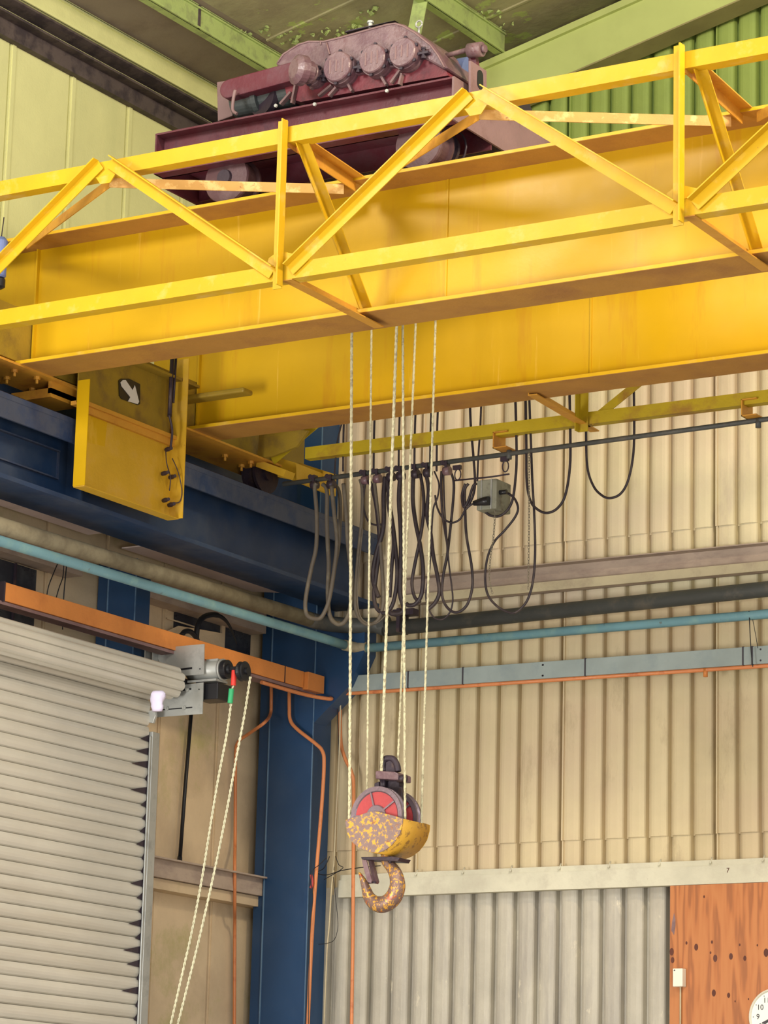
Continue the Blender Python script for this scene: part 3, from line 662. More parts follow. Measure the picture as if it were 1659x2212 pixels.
# ================================================================ HOOK BLOCK
HB = thing('hook_block', 'worn yellow crane hook block with red sheave, hanging on steel ropes', 'hook block', at(812, 1850, 'Y', 13.18))
F_, R2 = 13.05, 13.32
def hp(pts, y): return [at(700+x/5.531, 1600+z/5.531, 'Y', y) for x, z in pts]
cheek = [(250,975),(262,942),(400,902),(480,868),(540,850),(600,842),(660,850),(720,868),(830,895),(940,930),(936,1000),(905,1110),(860,1185),(810,1245),(740,1300),(690,1325),(640,1342),(540,1330),(420,1285),(320,1200),(275,1110)]
obj('front_cheek', MB().prism(hp(cheek, F_), (0,.008,0)), M['hookyel'], HB, bevel=.002)
obj('rear_cheek', MB().prism([p+Vector((0,R2-F_-.008,0)) for p in hp(cheek, F_)], (0,.008,0)), M['hookside'], HB)
arc = hp(cheek, F_)[9:]+[hp(cheek, F_)[0]]
mb = MB(); cen = sum(arc, Vector())/len(arc)
vs = []
for y in (0, .26):
    for p in arc:
        q = p+Vector((0,y+.004,0)); vs.append(q)
for y in (0, .26):
    for p in arc:
        dn = (cen-p); dn.y = 0; dn.normalize(); vs.append(p+dn*.006+Vector((0,y+.004,0)))
n = len(arc); fs = []
for i in range(n-1):
    fs += [(i, i+1, n+i+1, n+i), (2*n+i, 3*n+i, 3*n+i+1, 2*n+i+1), (i, 2*n+i, 2*n+i+1, i+1), (n+i, n+i+1, 3*n+i+1, 3*n+i)]
fs += [(0, n, 3*n, 2*n), (n-1, 3*n-1, 4*n-1, 2*n-1)] if False else []
mb.add(vs, fs, True)
obj('housing_shell', mb, M['hookside'], HB)
sc_ = at(813.5, 1763, 'Y', 13.09)
def sheave(y, lab):
    R = .150
    s = obj('sheave', MB().lathe((sc_.x, y, sc_.z), (0,1,0), [(.008,R-.03),(0,R-.022),(0,R),(.012,R),(.024,R-.022),(.036,R),(.048,R),(.048,R-.022),(.04,R-.03)], 56), M['sheave'], HB)
    obj('disc_face', MB().lathe((sc_.x, y+.0045, sc_.z), (0,1,0), [(0,R-.028),(.003,R-.028)], 48), M['red'], s)
    sp = MB()
    for k in range(5):
        a = math.radians(28+k*72+6); sp.bar((sc_.x, y+.002, sc_.z), (sc_.x+(R-.025)*math.cos(a), y+.002, sc_.z+(R-.025)*math.sin(a)), .008, .012, up=(0,1,0))
    obj('spoke', sp, M['sheave'], s)
    obj('hub', MB().lathe((sc_.x, y-.008, sc_.z), (0,1,0), [(0,.035),(0,.052),(.006,.056),(.05,.056)], 32), M['sheave'], s)
sheave(13.085, ''); sheave(13.235, '')
obj('axle', MB().tube([(sc_.x, 13.062, sc_.z-.012), (sc_.x, 13.31, sc_.z-.012)], .02, 16), M['dark'], HB)
# rope clamp assembly above
blk = obj('anchor_frame', MB().prism(hp([(595,600),(600,510),(655,485),(660,600)], 13.16), (0,.09,0)).prism(hp([(730,640),(735,480),(895,480),(895,540),(925,545),(930,760),(860,700)], 13.19), (0,.05,0)), M['dark'], HB, bevel=.003)
cl = hp([(610,370),(625,360),(840,370),(885,392),(885,468),(840,470),(760,462),(612,455)], 13.12)
obj('clamp_block', MB().prism(cl, (0,.13,0)), M['dusty'], HB, bevel=.005)
c = hp([(920,455)], 13.14)[0]; obj('clamp_bolt', MB().tube([c+Vector((-.02,0,0)), c+Vector((.03,0,0))], .018, 8), M['dark'], HB)
th = hp([(715,370),(705,300),(730,225),(780,212),(830,225),(870,290),(885,370)], 13.18)
obj('rope_thimble', MB().tube(spline(th, 5), .017, 12).prism(hp([(735,370),(740,260),(790,232),(840,270),(860,370)], 13.17), (0,.02,0)), M['dark'], HB)
mb = MB().tube(hp([(690,440),(700,585)], 13.17), .012, 8).tube(hp([(720,440),(712,585)], 13.17), .01, 8); obj('rope_tail', mb, M['dark'], HB)
# swivel plate and hook
obj('swivel_plate', MB().prism(hp([(440,1388),(820,1382),(905,1398),(880,1440),(700,1432),(450,1420)], 13.13), (0,.11,0)), M['dark'], HB, bevel=.002)
YH = 13.19
cl = hp([(735,1370),(745,1440),(795,1500),(850,1580),(876,1680),(872,1770),(830,1870),(760,1935),(680,1962),(600,1935),(540,1870),(510,1790),(480,1700),(448,1630),(420,1575)], YH)
rr = [.024,.026,.029,.034,.038,.041,.043,.043,.041,.037,.031,.025,.019,.012,.004]
sp_ = spline(cl, 5); rs = []
for i in range(len(rr)-1): rs += [rr[i]+(rr[i+1]-rr[i])*k/5 for k in range(5)]
rs.append(rr[-1])
hk = obj('hook', MB().tube(sp_, [r*.5*2*.92 if False else r for r in rs], 20), M['hookm'], HB)
obj('hook_neck', MB().tube(hp([(730,1340),(738,1450)], YH), .022, 16).tube(hp([(780,1430),(800,1462)], YH-.02), .01, 8), M['dark'], HB)
lt = obj('safety_latch', MB().prism(hp([(450,1425),(505,1425),(570,1670),(560,1700),(520,1690),(480,1560)], 13.13), (0,.008,0)).prism(hp([(525,1432),(560,1432),(625,1680),(610,1708),(575,1700),(560,1600)], 13.17), (0,.03,0)), M['dusty'], HB, bevel=.001)
obj('latch_bar', MB().tube(hp([(525,1700),(620,1690)], 13.15), .005, 8), M['dark'], lt)

# ================================================================ FESTOON: cable clips, loops, control box
YFE = 14.83
clips = [(680,1043),(716,1042),(790,1033),(816,1030),(845,1026),(866,1024),(898,1020),(924,1017),(966,1013)]
where = ['leftmost, near the runway beam', 'second from the left, over the blue column', 'beside the second hoist rope', 'right of the second hoist rope', 'behind the third hoist rope',
         'between the middle hoist ropes', 'left of the rightmost hoist rope', 'right behind the rightmost hoist rope', 'last before the control box']
for i, ((px, py), w_) in enumerate(zip(clips, where)):
    p = at(px, py, 'Y', YFE)
    t = thing('cable_trolley', 'small cable clip trolley on the dark rail, '+w_, 'cable trolley', p, 'cable trolleys on the rail')
    obj('saddle', MB().tube([p+Vector((-.02,0,-.012)), p+Vector((.02,0,-.012))], .026, 14), M['dusty'] if i in (2,3,8) else M['dark'], t)
    obj('hanger', MB().box(p.x-.008, p.x+.008, YFE-.02, YFE+.02, p.z, p.z+.045).tube([(p.x-.02,YFE-.025,p.z+.035),(p.x-.02,YFE+.025,p.z+.035)],.014,10), M['dark'], t)
def cable(pts, label, y=YFE, r=.008, m_='rubber', name='festoon_cable', grp='hanging cable loops', cat='cable', dy=0):
    P = [at(x, z, 'Y', y+dy*i/len(pts)) for i, (x, z) in enumerate(pts)]
    o = obj(name, MB().tube(spline(P, 8), r, 10), M[m_]); return tag(o, label, cat, grp)
cable([(684,1044),(680,1055),(684,1110),(683,1180),(672,1230),(661,1288),(660,1318),(668,1333),(690,1336),(703,1318),(712,1290),(722,1230),(728,1170),(722,1110),(716,1050)], 'leftmost cable loop, dusty grey against the blue runway beam', r=.0125, m_='greycable', y=14.80)
cable([(697,1046),(706,1060),(706,1120),(708,1180),(710,1220),(708,1280),(712,1328),(728,1348),(745,1342),(757,1310),(760,1250),(752,1180),(748,1110),(742,1045)], 'dusty grey cable loop second from the left', r=.0125, m_='greycable', y=14.84)
cable([(716,1042),(732,1060),(735,1110),(731,1180),(722,1230),(711,1290),(710,1320),(718,1342),(734,1346)], 'grey cable strand crossing the second loop on the left', r=.011, m_='greycable', y=14.87)
cable([(778,1036),(783,1060),(782,1120),(774,1200),(768,1280),(769,1318),(780,1340),(797,1349),(818,1337),(828,1300),(826,1240),(822,1180),(815,1100),(808,1035)], 'dark cable loop between the two leftmost hoist ropes', r=.011, m_='greycable')
cable([(784,1140),(776,1220),(772,1290),(778,1330),(795,1346),(815,1345),(832,1330)], 'thin pale wire loop beside the second hoist rope', r=.004, m_='greycable', y=14.8)
cable([(797,1038),(806,1060),(815,1110),(820,1180),(813,1240),(808,1285),(814,1314),(833,1324),(850,1300),(858,1240),(852,1160),(842,1090),(836,1032)], 'dark cable loop right of the second hoist rope', r=.012)
cable([(790,1036),(785,1090),(795,1125),(812,1134),(828,1132)], 'short shallow cable sag left of the third hoist rope', r=.006)
cable([(832,1030),(829,1070),(828,1140),(812,1200),(806,1250),(818,1290)], 'dark cable strand dropping behind the third hoist rope', r=.014)
cable([(865,1026),(862,1080),(866,1150),(866,1220),(864,1280),(872,1318),(850,1326),(842,1322)], 'straight dark cable behind the middle hoist ropes', r=.014)
cable([(848,1028),(838,1080),(850,1160),(846,1230),(842,1290)], 'dark cable strand between the third and fourth hoist rope', r=.011)
cable([(893,1024),(892,1080),(898,1130),(908,1180),(914,1230),(911,1282),(898,1304),(884,1308),(878,1304)], 'dark cable loop left of the rightmost hoist rope', r=.0125)
cable([(908,1024),(915,1070),(914,1120),(906,1170),(896,1220),(890,1260),(896,1290),(908,1300)], 'dark cable strand crossing behind the rightmost hoist rope', r=.010)
cable([(920,1022),(926,1060),(922,1110),(930,1150),(936,1200),(946,1250),(949,1280),(940,1302),(925,1316)], 'dark cable loop right of the rightmost hoist rope', r=.012)
cable([(938,1018),(948,1045),(945,1075),(936,1100),(932,1160),(928,1230),(920,1290),(934,1330),(955,1338),(972,1322),(978,1290),(970,1220),(964,1150),(960,1090),(958,1025)], 'thin cable loop reaching down to the dark pipe', r=.005)
cable([(954,1018),(953,1050),(956,1110),(962,1150),(967,1190),(958,1240),(955,1285),(966,1312),(986,1323),(1008,1308),(1020,1270),(1019,1225),(1008,1160),(1005,1110),(1004,1060),(1012,1045)], 'long loop left of the control box, crossing over itself', r=.008)
cable([(972,1016),(980,1040),(979,1080),(972,1150),(966,1200),(958,1240)], 'dark strand left of the control box', r=.008, y=14.86)
cable([(940,1070),(944,1095),(956,1118),(975,1129),(993,1122),(1005,1102),(1018,1090),(1030,1087)], 'shallow dark cable sag ending at the control box plug', r=.006)
cable([(1005,1045),(998,1070),(1002,1095),(1012,1080),(1022,1050),(1030,1045)], 'short tangled cable left of the control box', r=.008)
cable([(1086,1064),(1098,1066),(1112,1078),(1119,1098),(1112,1118),(1090,1146),(1068,1170),(1053,1205),(1048,1250),(1054,1285),(1072,1308),(1092,1320),(1110,1324),(1128,1312),(1142,1290),(1152,1250),(1156,1190),(1154,1110),(1150,1040),(1147,960),(1143,850)], 'big open cable loop below the control box', r=.007)
cable([(1046,1103),(1058,1113),(1078,1115),(1096,1102),(1107,1080),(1113,1040),(1116,980),(1113,850)], 'cable sag curling under the control box', r=.0075)
cable([(1135,840),(1137,960),(1138,1040),(1146,1082),(1162,1101),(1182,1108),(1204,1098),(1221,1070),(1231,1010),(1232,940),(1230,840)], 'wide cable loop right of the control box', r=.0075)
cable([(1266,830),(1266,940),(1269,1010),(1282,1050),(1300,1070),(1318,1076),(1340,1067),(1356,1040),(1367,990),(1370,930),(1369,830)], 'rightmost cable loop on the wall', r=.007)
cable([(1015,860),(1017,920),(1023,990),(1026,1040),(1022,1070),(1010,1095)], 'dark cable dropping to the left side of the control box', r=.0075)
cable([(1040,860),(1037,930),(1033,990),(1031,1040)], 'dark cable dropping onto the control box top', r=.006)
for i, (x, w_) in enumerate(((742,'left of the second hoist rope'),(808,'right of the second hoist rope'),(862,'behind the third hoist rope'),(896,'right of the fourth hoist rope'),(930,'left of the rightmost hoist rope'),(944,'right of the rightmost hoist rope'))):
    cable([(x+2,880),(x,940),(x-1,1018)], 'straight dark cable above the rail, '+w_, r=.0065, grp='straight cables above the rail')
cable([(742,900),(728,960),(722,1035)], 'slanting dark cable over the blue column', r=.005, grp='straight cables above the rail')
# control box
p = at(1063, 1070, 'Y', 14.80)
cb = thing('control_box', 'weathered grey-green electrical box hanging under the cable rail', 'electrical box', p)
c0, c1_, c2_, c3_ = at(1030,1038,'Y',14.76), at(1063,1034,'Y',14.76), at(1063,1099,'Y',14.76), at(1030,1094,'Y',14.76)
w0 = c1_.x-c0.x
obj('enclosure', MB().box(c0.x, c1_.x+.03, 14.76, 14.93, c2_.z, c0.z), M['galvbox'], cb, bevel=.006)
obj('lid_seam', MB().box(c1_.x-.005, c1_.x+.002, 14.753, 14.76, c2_.z, c0.z).box(c0.x+.03, c0.x+.036, 14.755, 14.76, c2_.z, c0.z), M['galv'], cb)
q = at(1046, 1083, 'Y', 14.74); obj('plug', MB().tube([q+Vector((-.06,-.02,-.01)), q+Vector((.0,0,0)), q+Vector((.03,0,0))], [.014,.026,.026], 14), M['black'], cb)
q = at(1088, 1063, 'Y', 14.80); obj('cable_gland', MB().tube([q+Vector((-.03,0,0)), q+Vector((.02,0,0))], .014, 10), M['black'], cb)
mb = MB()
for px, py in ((989, 1018), (1092, 1000)):
    q = at(px, py, 'Y', YFE); mb.tube([q+Vector((.02*math.cos(a), 0, -.02+.032*math.sin(a))) for a in [k*math.pi/8 for k in range(17)]], .004, 6).box(q.x-.03, q.x+.02, YFE-.01, YFE+.01, q.z+.01, q.z+.035)
mb.tube([at(983,1038,'Y',YFE), at(1062,1030,'Y',YFE), at(1100,1024,'Y',YFE)], .005, 8)
obj('suspension_bar', mb, M['dark'], cb)
def chain(pts, label):
    P = spline([at(x, z, 'Y', 14.80) for x, z in pts], 12); mb = MB(); acc = 0; last = P[0]; k = 0
    out = [P[0]]
    for p_ in P[1:]:
        while (p_-out[-1]).length > .0165: out.append(out[-1]+(p_-out[-1]).normalized()*.0165)
    for i, p_ in enumerate(out[:-1]):
        d = (out[i+1]-p_).normalized(); s = Vector((1,0,0)) if i % 2 else Vector((0,1,0)); s = (s-d*s.dot(d)).normalized()
        mb.tube([p_+d*math.cos(a)*.011+s*math.sin(a)*.0055 for a in [q_*math.pi/4 for q_ in range(9)]], .0018, 5, cap=False)
    o = obj('thin_chain', mb, M['wire']); tag(o, label, 'chain')
chain([(1070,1102),(1066,1160),(1060,1200),(1057,1250),(1066,1290)], 'thin chain hanging from the underside of the control box')
chain([(1143,980),(1143,1100),(1142,1200),(1141,1280)], 'thin chain hanging beside the wide cable loop')

# ================================================================ PIPES
def tube_thing(name, P, r, m_, label, cat, seg=20, grp=None):
    o = obj(name, MB().tube(P, r, seg), M[m_]); return tag(o, label, cat, grp)
YP = 15.98
pr_ = [at(880,1350,'Y',YP), at(950,1346.6,'Y',YP)]; zP = pr_[0].z; zr = at(1659,1272,'Y',YP).z
big = thing('water_pipe', 'large dark pipe along the end wall turning the corner to the side wall', 'pipe', (-9, YP, 5.19))
xb = -10.12; r = .046
obj('wall_run', MB().tube([(-9.76, YP, 5.163), (-4, YP, 5.247)], r, 24), M['pipegrey'], big)
elb = []
for k in range(9):
    a = k/8*math.pi/2; R_ = .28; elb.append((xb+R_-R_*math.cos(a), YP-R_+R_*math.sin(a), 5.195))
obj('elbow', MB().tube([(xb, YP-R_-.05, 5.195)]+elb+[(xb+R_+.08, YP, 5.165)], r*1.05, 24).lathe((xb+R_+.04,YP,5.195),(1,0,0),[(0,r*1.2),(.05,r*1.2)],24), M['pipegrey'], big)
obj('side_run', MB().tube([(xb, 9, 5.155), (xb, 12.5, 5.155), (xb, YP-R_-.04, 5.195)], r, 24), M['pipeolive'], big)
q = at(870, 1348, 'Y', YP)
obj('pipe_bracket', MB().box(q.x-.012, q.x+.012, YP-.06, YP+.05, q.z-.06, q.z+.09).box(q.x-.06, q.x+.09, YP-.03, YP+.04, q.z+.05, q.z+.09), M['dark'], big)
bl = thing('water_pipe', 'thin pale blue pipe running below the large dark pipe', 'pipe', (-9, YP, 5.03))
zb1 = (at(950,1398,'Y',YP).z+at(950,1372,'Y',YP).z)/2; zb2 = (at(1659,1338,'Y',YP).z+at(1659,1313,'Y',YP).z)/2
xs2 = -10.0
zl = (at(0,1155,'X',xs2).z+at(0,1182,'X',xs2).z)/2+.0; zr_ = (at(700,1368,'X',xs2).z+at(700,1391,'X',xs2).z)/2
obj('wall_run', MB().tube([(xs2+.09, YP, zb1-.005), (-4, YP, zb2+.0)], .028, 18), M['pipeblue'], bl)
obj('side_run', MB().tube([(xs2, 9, zl), (xs2, 12.44, zl), (xs2, 15.63, zr_), (xs2, YP-.08, zr_)], .029, 18), M['pipeblue'], bl)
obj('elbow', MB().tube([(xs2, YP-.1, zr_), (xs2+.01, YP-.04, zr_), (xs2+.04, YP-.01, zb1), (xs2+.1, YP, zb1)], .034, 18), M['pipeolive'], bl)

# trunking
tr = thing('cable_trunking', 'orange cable trunking along the side wall ending at the corner column', 'trunking', (-10.2, 14, 4.77))
y0t, y1t = at(12,1258,'X',-10.2).y, 15.74
obj('cover', MB().box(-10.29, -10.2, y0t, y1t, 4.785, 4.887), M['copper'], tr, bevel=.003)
obj('joint', MB().box(-10.292, -10.197, 15.52, 15.527, 4.783, 4.889).box(-10.292, -10.197, y0t-.012, y0t, 4.78, 4.89), M['dark'], tr)
obj('corner_piece', MB().box(-10.25, -10.17, 15.745, 15.93, 4.775, 4.885), M['copper'], tr, bevel=.002)
obj('support_angle', MB().box(-10.3, -10.21, y0t-.3, 15.9, 4.765, 4.783), M['dustypink'], tr)
te = thing('cable_trunking', 'grey-blue cable trunking across the end wall', 'trunking', (-9, 16.05, 4.8))
xa = at(700,1463,'Y',16.0).x
z1_, z2_ = at(710,1463,'Y',16.0).z, at(1659,1401,'Y',16.0).z
obj('cover', MB().prism([(xa,16.0,z1_-.1),(-4,16.0,z2_-.11),(-4,16.0,z2_),(xa,16.0,z1_)], (0,.09,0)), M['bluegrey'], te, bevel=.002)
jm = MB()
for px in (748, 882, 1000, 1264, 1605, 1625):
    q = at(px, 1450, 'Y', 16.0); f = (q.x-xa)/(-4-xa); zz = z1_+(z2_-z1_)*f; jm.box(q.x-.004, q.x+.004, 15.996, 16.09, zz-.103-.01*f, zz+.003)
obj('joint', jm, M['ink'], te)
jm = MB()
for px in (740, 1173, 1172, 1643):
    q = at(px, 1450, 'Y', 16.0); f = (q.x-xa)/(-4-xa); zz = z1_+(z2_-z1_)*f
    for dz in (-.02, -.085): jm.lathe((q.x, 16.0, zz+dz), (0,-1,0), [(0,.006),(.003,.005)], 8)
obj('screw', jm, M['ink'], te)
zc1, zc2 = z1_-.112, z2_-.122
o = tube_thing('orange_conduit', spline([(-10.22, 15.3, 4.75), (-10.2, 15.75, 4.745), (-10.12, 15.93, 4.74), (xa+.05, 16.0, zc1), (xa+.4, 16.02, zc1)], 8)+[Vector((-4, 16.02, zc2))], .012, 'coppertube', 'orange conduit running under the grey-blue trunking', 'conduit', 12)
q = at(1524, 1455, 'Y', 16.02); obj('tee', MB().tube([q+Vector((0,0,.03)), q+Vector((0,0,-.02))], .014, 10), M['copper'], o)
def drop(pts, label, r=.011, m_='coppertube', ax='X', v=-10.2, name='orange_conduit', cat='conduit'):
    P = [at(x, z, *( (ax, v) if len(q_) == 0 else q_)) for x, z, *q_ in pts]
    return tag(obj(name, MB().tube(spline(P, 8), r, 12), M[m_]), label, cat, 'drop conduits by the column')
drop([(586,1482,'Y',15.9),(586,1515,'Y',15.9),(584,1543,'Y',15.9),(570,1562,'X',-10.45),(536,1586,'X',-10.62),(514,1604,'X',-10.70),(509,1640,'X',-10.70),(508,1800,'X',-10.70),(507,1860,'X',-10.60),(507,1900,'X',-10.59),(507,1960,'X',-10.62),(507,2020,'X',-10.70),(506,2230,'X',-10.70)], 'orange conduit left of the blue column, bent toward the shutter', r=.0105)
drop([(625,1492,'Y',15.9),(625,1525,'Y',15.9),(627,1555,'Y',15.9),(642,1575,'Y',15.9),(680,1605,'Y',15.9),(696,1622,'Y',15.9),(700,1650,'Y',15.9),(695,1740,'Y',15.9),(682,1900,'Y',15.9),(673,2040,'Y',15.9),(664,2240,'Y',15.9)], 'orange conduit crossing in front of the blue column', r=.0115)
drop([(735,1498,'Y',16.1),(735,1560,'Y',16.1),(737,1608,'Y',16.1),(746,1640,'Y',16.1),(760,1670,'Y',16.1),(764,1710,'Y',16.1),(763,1900,'Y',15.98),(762,2050,'Y',15.98),(759,2240,'Y',15.98)], 'orange conduit on the end wall beside the hook block', r=.0115)
# loose wires in the corner
def wirething(pts, label, r=.003, m_='wire', y=16.05, name='loose_wire'):
    P = [at(x, z, 'Y', y) for x, z in pts]; return tag(obj(name, MB().tube(spline(P, 6), r, 6), M[m_]), label, 'wire', 'loose wires in the corner')
wirething([(736,1500),(733,1620),(726,1760),(722,1850),(719,1890),(716,1920),(711,2000),(706,2060),(700,2212)], 'pale cable down the corner beside the column', .005, 'girtlip')
wirething([(728,1500),(731,1640),(724,1790),(721,1880)], 'thin dark wire beside the pale corner cable', .003, 'black')
wirething([(720,1895),(726,1950),(730,2000),(722,2030),(705,2038),(688,2040)], 'thin wire curling below the white rail end', .002, 'black', 15.95)
wirething([(706,1852),(690,1868),(676,1880),(672,1905),(676,1940),(670,2000),(668,2080),(666,2212)], 'dangling dark wire beside the orange conduit', .0025, 'black', 15.86)
wirething([(712,1850),(700,1875),(684,1885),(705,1890),(740,1880),(780,1874),(822,1870)], 'tangled dark wire over the white rail end', .003, 'black', 15.99)
wirething([(725,1850),(732,1868),(741,1874),(728,1884),(700,1900)], 'short tangled wire at the rail end', .0025, 'black', 15.99)
wirething([(672,1890),(674,1900),(674,1912),(671,1918)], 'red wrapped wire bundle on the column edge', .009, 'red', 15.87)
wirething([(1618,1320),(1622,1400),(1626,1440)], 'wire hanging from the blue pipe to the trunking', .003, 'black', 15.96)
wirething([(1626,1338),(1632,1370),(1637,1400)], 'short wire right of the hanging wire', .002, 'black', 15.96)
def wx(pts, label, r=.003, X=-10.35):
    P = [at(x, z, 'X', X) for x, z in pts]; return tag(obj('loose_wire', MB().tube(spline(P, 6), r, 6), M['black']), label, 'wire', 'wires above the orange trunking')
wx([(130,1205),(115,1240),(103,1275),(97,1330)], 'thin wire slanting left under the pale blue pipe', .003)
wx([(138,1210),(136,1245),(126,1275),(110,1335)], 'thin wire second from left under the pale blue pipe', .003)
wx([(145,1212),(141,1250),(137,1300),(135,1360)], 'straight wire under the pale blue pipe', .0035)
# black conduit on the side wall and corrugated hoses
P = [at(413,1540,'X',-10.70), at(400,1700,'X',-10.70), at(388,1862,'X',-10.70)]
o = obj('black_conduit', MB().tube(P, .012, 10), M['black']); tag(o, 'thin black conduit on the beige side wall beside the shutter', 'conduit')
obj('conduit_cap', MB().tube([at(388.5,1850,'X',-10.70), at(386.5,1878,'X',-10.70)], [.014,.022], 10), M['black'], o)
P = spline([at(x, z, 'X', -10.45) for x, z in ((392,1372),(400,1364),(412,1365),(424,1378),(430,1400),(440,1420))], 6)
o = obj('flexible_hose', MB().tube(P, .016, 12), M['black']); tag(o, 'short black flexible hose curling over the orange trunking', 'hose')
P = spline([at(x, z, 'X', -10.45) for x, z in ((424,1378),(428,1348),(442,1332),(465,1328),(485,1338),(500,1360),(512,1392))], 6)
o = obj('flexible_hose', MB().tube(P, [.017]*20+[.014-.0007*i for i in range(len(P)-20)], 12), M['black']); tag(o, 'large black hose arching above the orange trunking', 'hose')

# ================================================================ ROLLER SHUTTER
XD = -10.30
g0 = at(322,1562,'X',XD)
YD = g0.y
DR = bpy.data.objects.new('door_1', None); COL.objects.link(DR); DR.location = (XD, 13, 0); DR['kind'] = 'structure'; DR['label'] = 'grey metal roller shutter door with rolled curtain on top'
P_ = .0757; pr = []
zc = 0; ztop = 4.56; k = 0
z = ztop
while z > 1.0:
    for a, dx in ((0,-.006),(.03,-.016),(.075,-.016),(.10,.002),(.3,.008),(.5,.0105),(.7,.009),(.92,.002)):
        pr.append((dx, z-a*P_))
    z -= P_
vs = []; YL = 9.0; n = len(pr)
for y in (YL, YD-.01):
    for dx, z in pr: vs.append((XD+dx, y, z))
mb = MB(); mb.add(vs, [(i, i+1, n+i+1, n+i) for i in range(n-1)])
cur = obj('curtain', mb, M['slat'], DR, solid=.003)
# dirty slat ends
mb = MB()
for i in range(30):
    z = 4.30-i*P_; L_ = random.choice((.02, .03, .05, .08, .12, .16))
    mb.prism([(XD+.0125, YD-.012, z-.020), (XD+.0125, YD-.012, z-.062), (XD+.0115, YD-.012-L_, z-.055), (XD+.012, YD-.012-L_*.6, z-.040)], (.0008,0,0))
obj('grease_marks', mb, M['dark'], cur)
obj('guide_channel', MB().box(XD-.03, XD+.03, YD-.0, YD+.07, 0, 4.30).box(XD+.02, XD+.028, YD-.02, YD, 0, 4.27), M['galv'], DR, bevel=.003)
obj('guide_angle', MB().box(XW, XD-.03, YD+.03, YD+.10, 0, 4.28), M['sidebeige'], DR)
# roll
rc = at(0, 1378, 'X', -10.17)
xr_, zr0 = -10.17, rc.z; Rr = .105
zr1 = at(372, 1470, 'X', -10.17)
YR = zr1.y; zr0 = (rc.z+zr1.z)/2
prof = []; ns = 9
for k in range(ns):
    for f, dr in ((0,-.004),(.06,-.010),(.12,0),(.35,.007),(.5,.008),(.65,.007),(.92,0)):
        a = (k+f)/ns*2*math.pi; prof.append((math.cos(a)*(Rr-.015+dr)*.98, math.sin(a)*(Rr-.015+dr)))
mb = MB().prism([(xr_+x, YL, zr0+z) for x, z in prof], (0, YR-YL, 0))
rl = obj('rolled_curtain', mb, M['slat'], DR)
obj('barrel_end', MB().tube([(xr_, YR-.02, zr0), (xr_, YR+.14, zr0)], .045, 20).tube([(xr_, YR+.03, zr0), (xr_, YR+.04, zr0)], .06, 20), M['black'], rl)
# end plates
YE = 14.36
ep = obj('end_plate', MB().prism([at(x, z, 'Y', YE) for x, z in ((330,1401),(441,1391),(440,1457),(376,1461),(350,1440))], (0,.006,0)).prism([at(x, z, 'Y', YE) for x, z in ((376,1482),(439,1474),(437,1542),(330,1550),(335,1520),(360,1500))], (0,.006,0)), M['galv'], DR)
mb = MB()
for a, b, c_, d_ in ((384,1447,415,1443),(384,1492,413,1488)):
    p0, p1 = at(a, b, 'Y', YE-.001), at(c_, d_, 'Y', YE-.001); mb.bar(p0, p1, .002, .011, up=(0,0,1))
mb.bar(at(342,1534,'Y',YE-.002), at(415,1528,'Y',YE-.002), .004, .006)
for x, z in ((432,1445),(430,1489)): q = at(x, z, 'Y', YE-.001); mb.lathe(q, (0,-1,0), [(0,.004),(.002,.004)], 10)
obj('slot', mb, M['black'], ep)
mb = MB()
for x, z in ((362,1531),(399,1529),(406,1490)): q = at(x, z, 'Y', YE-.001); mb.lathe(q, (0,-1,0), [(0,.012),(.012,.012),(.012,.007),(.02,.007)], 6)
obj('bolt', mb, M['galv'], ep)
mb = MB().prism([at(x, z, 'Y', YE+.10) for x, z in ((285,1402),(300,1402),(340,1400),(372,1398),(372,1445),(300,1425),(285,1420))], (0,.006,0))
for px in (291,313,330): q = at(px, 1412, 'Y', YE-.05); mb.box(q.x-.004, q.x+.004, YE-.05, YE+.1, q.z-.05, q.z+.03)
obj('rear_bracket', mb, M['galv'], DR)
obj('guide_bracket', MB().prism([at(x, z, 'Y', YD-.01) for x, z in ((322,1535),(334,1533),(336,1545),(330,1562),(315,1560),(316,1545))], (0,.02,0)).prism([at(x, z, 'Y', YD-.02) for x, z in ((298,1550),(314,1553),(314,1560),(302,1557))], (0,.02,0)), M['galv'], DR, bevel=.002)
# motor
ym = YE+.08
q0, q1 = at(443,1449,'Y',ym), at(480,1447,'Y',ym)
mo = obj('door_motor', MB().tube([q0-Vector((.1,0,0)), q0, q1], .056, 28).tube([q1, q1+Vector((.012,0,0))], .064, 28).box(q0.x+.02, q1.x-.02, ym-.02, ym+.02, q0.z+.05, q0.z+.062).box(q0.x-.08, q1.x, ym-.06, ym+.06, q0.z-.075, q0.z-.062), M['galv'], DR)
obj('motor_cap', MB().lathe(q1+Vector((.012,0,0)), (1,0,0), [(0,.056),(.03,.056),(.035,.05),(.035,.03),(.05,.028)], 28), M['black'], mo)
q2 = at(527,1450,'Y',ym)
cw = obj('chain_wheel', MB().lathe((q2.x-.03, ym, q2.z), (1,0,0), [(0,.05),(.01,.058),(.02,.05),(.03,.05),(.04,.058),(.045,.05),(.045,.02),(.06,.02)], 28).box(q1.x+.03, q2.x, ym-.015, ym+.015, q2.z+.01, q2.z+.03), M['black'], DR)
q = at(441,1480,'Y',ym); q3 = at(480,1512,'Y',ym)
obj('control_housing', MB().box(q.x-.02, q3.x, ym-.05, ym+.09, q3.z, q.z).box(q.x-.02, q.x+.04, ym-.06, ym-.05, q3.z-.01, q.z+.01), M['black'], DR, bevel=.006)
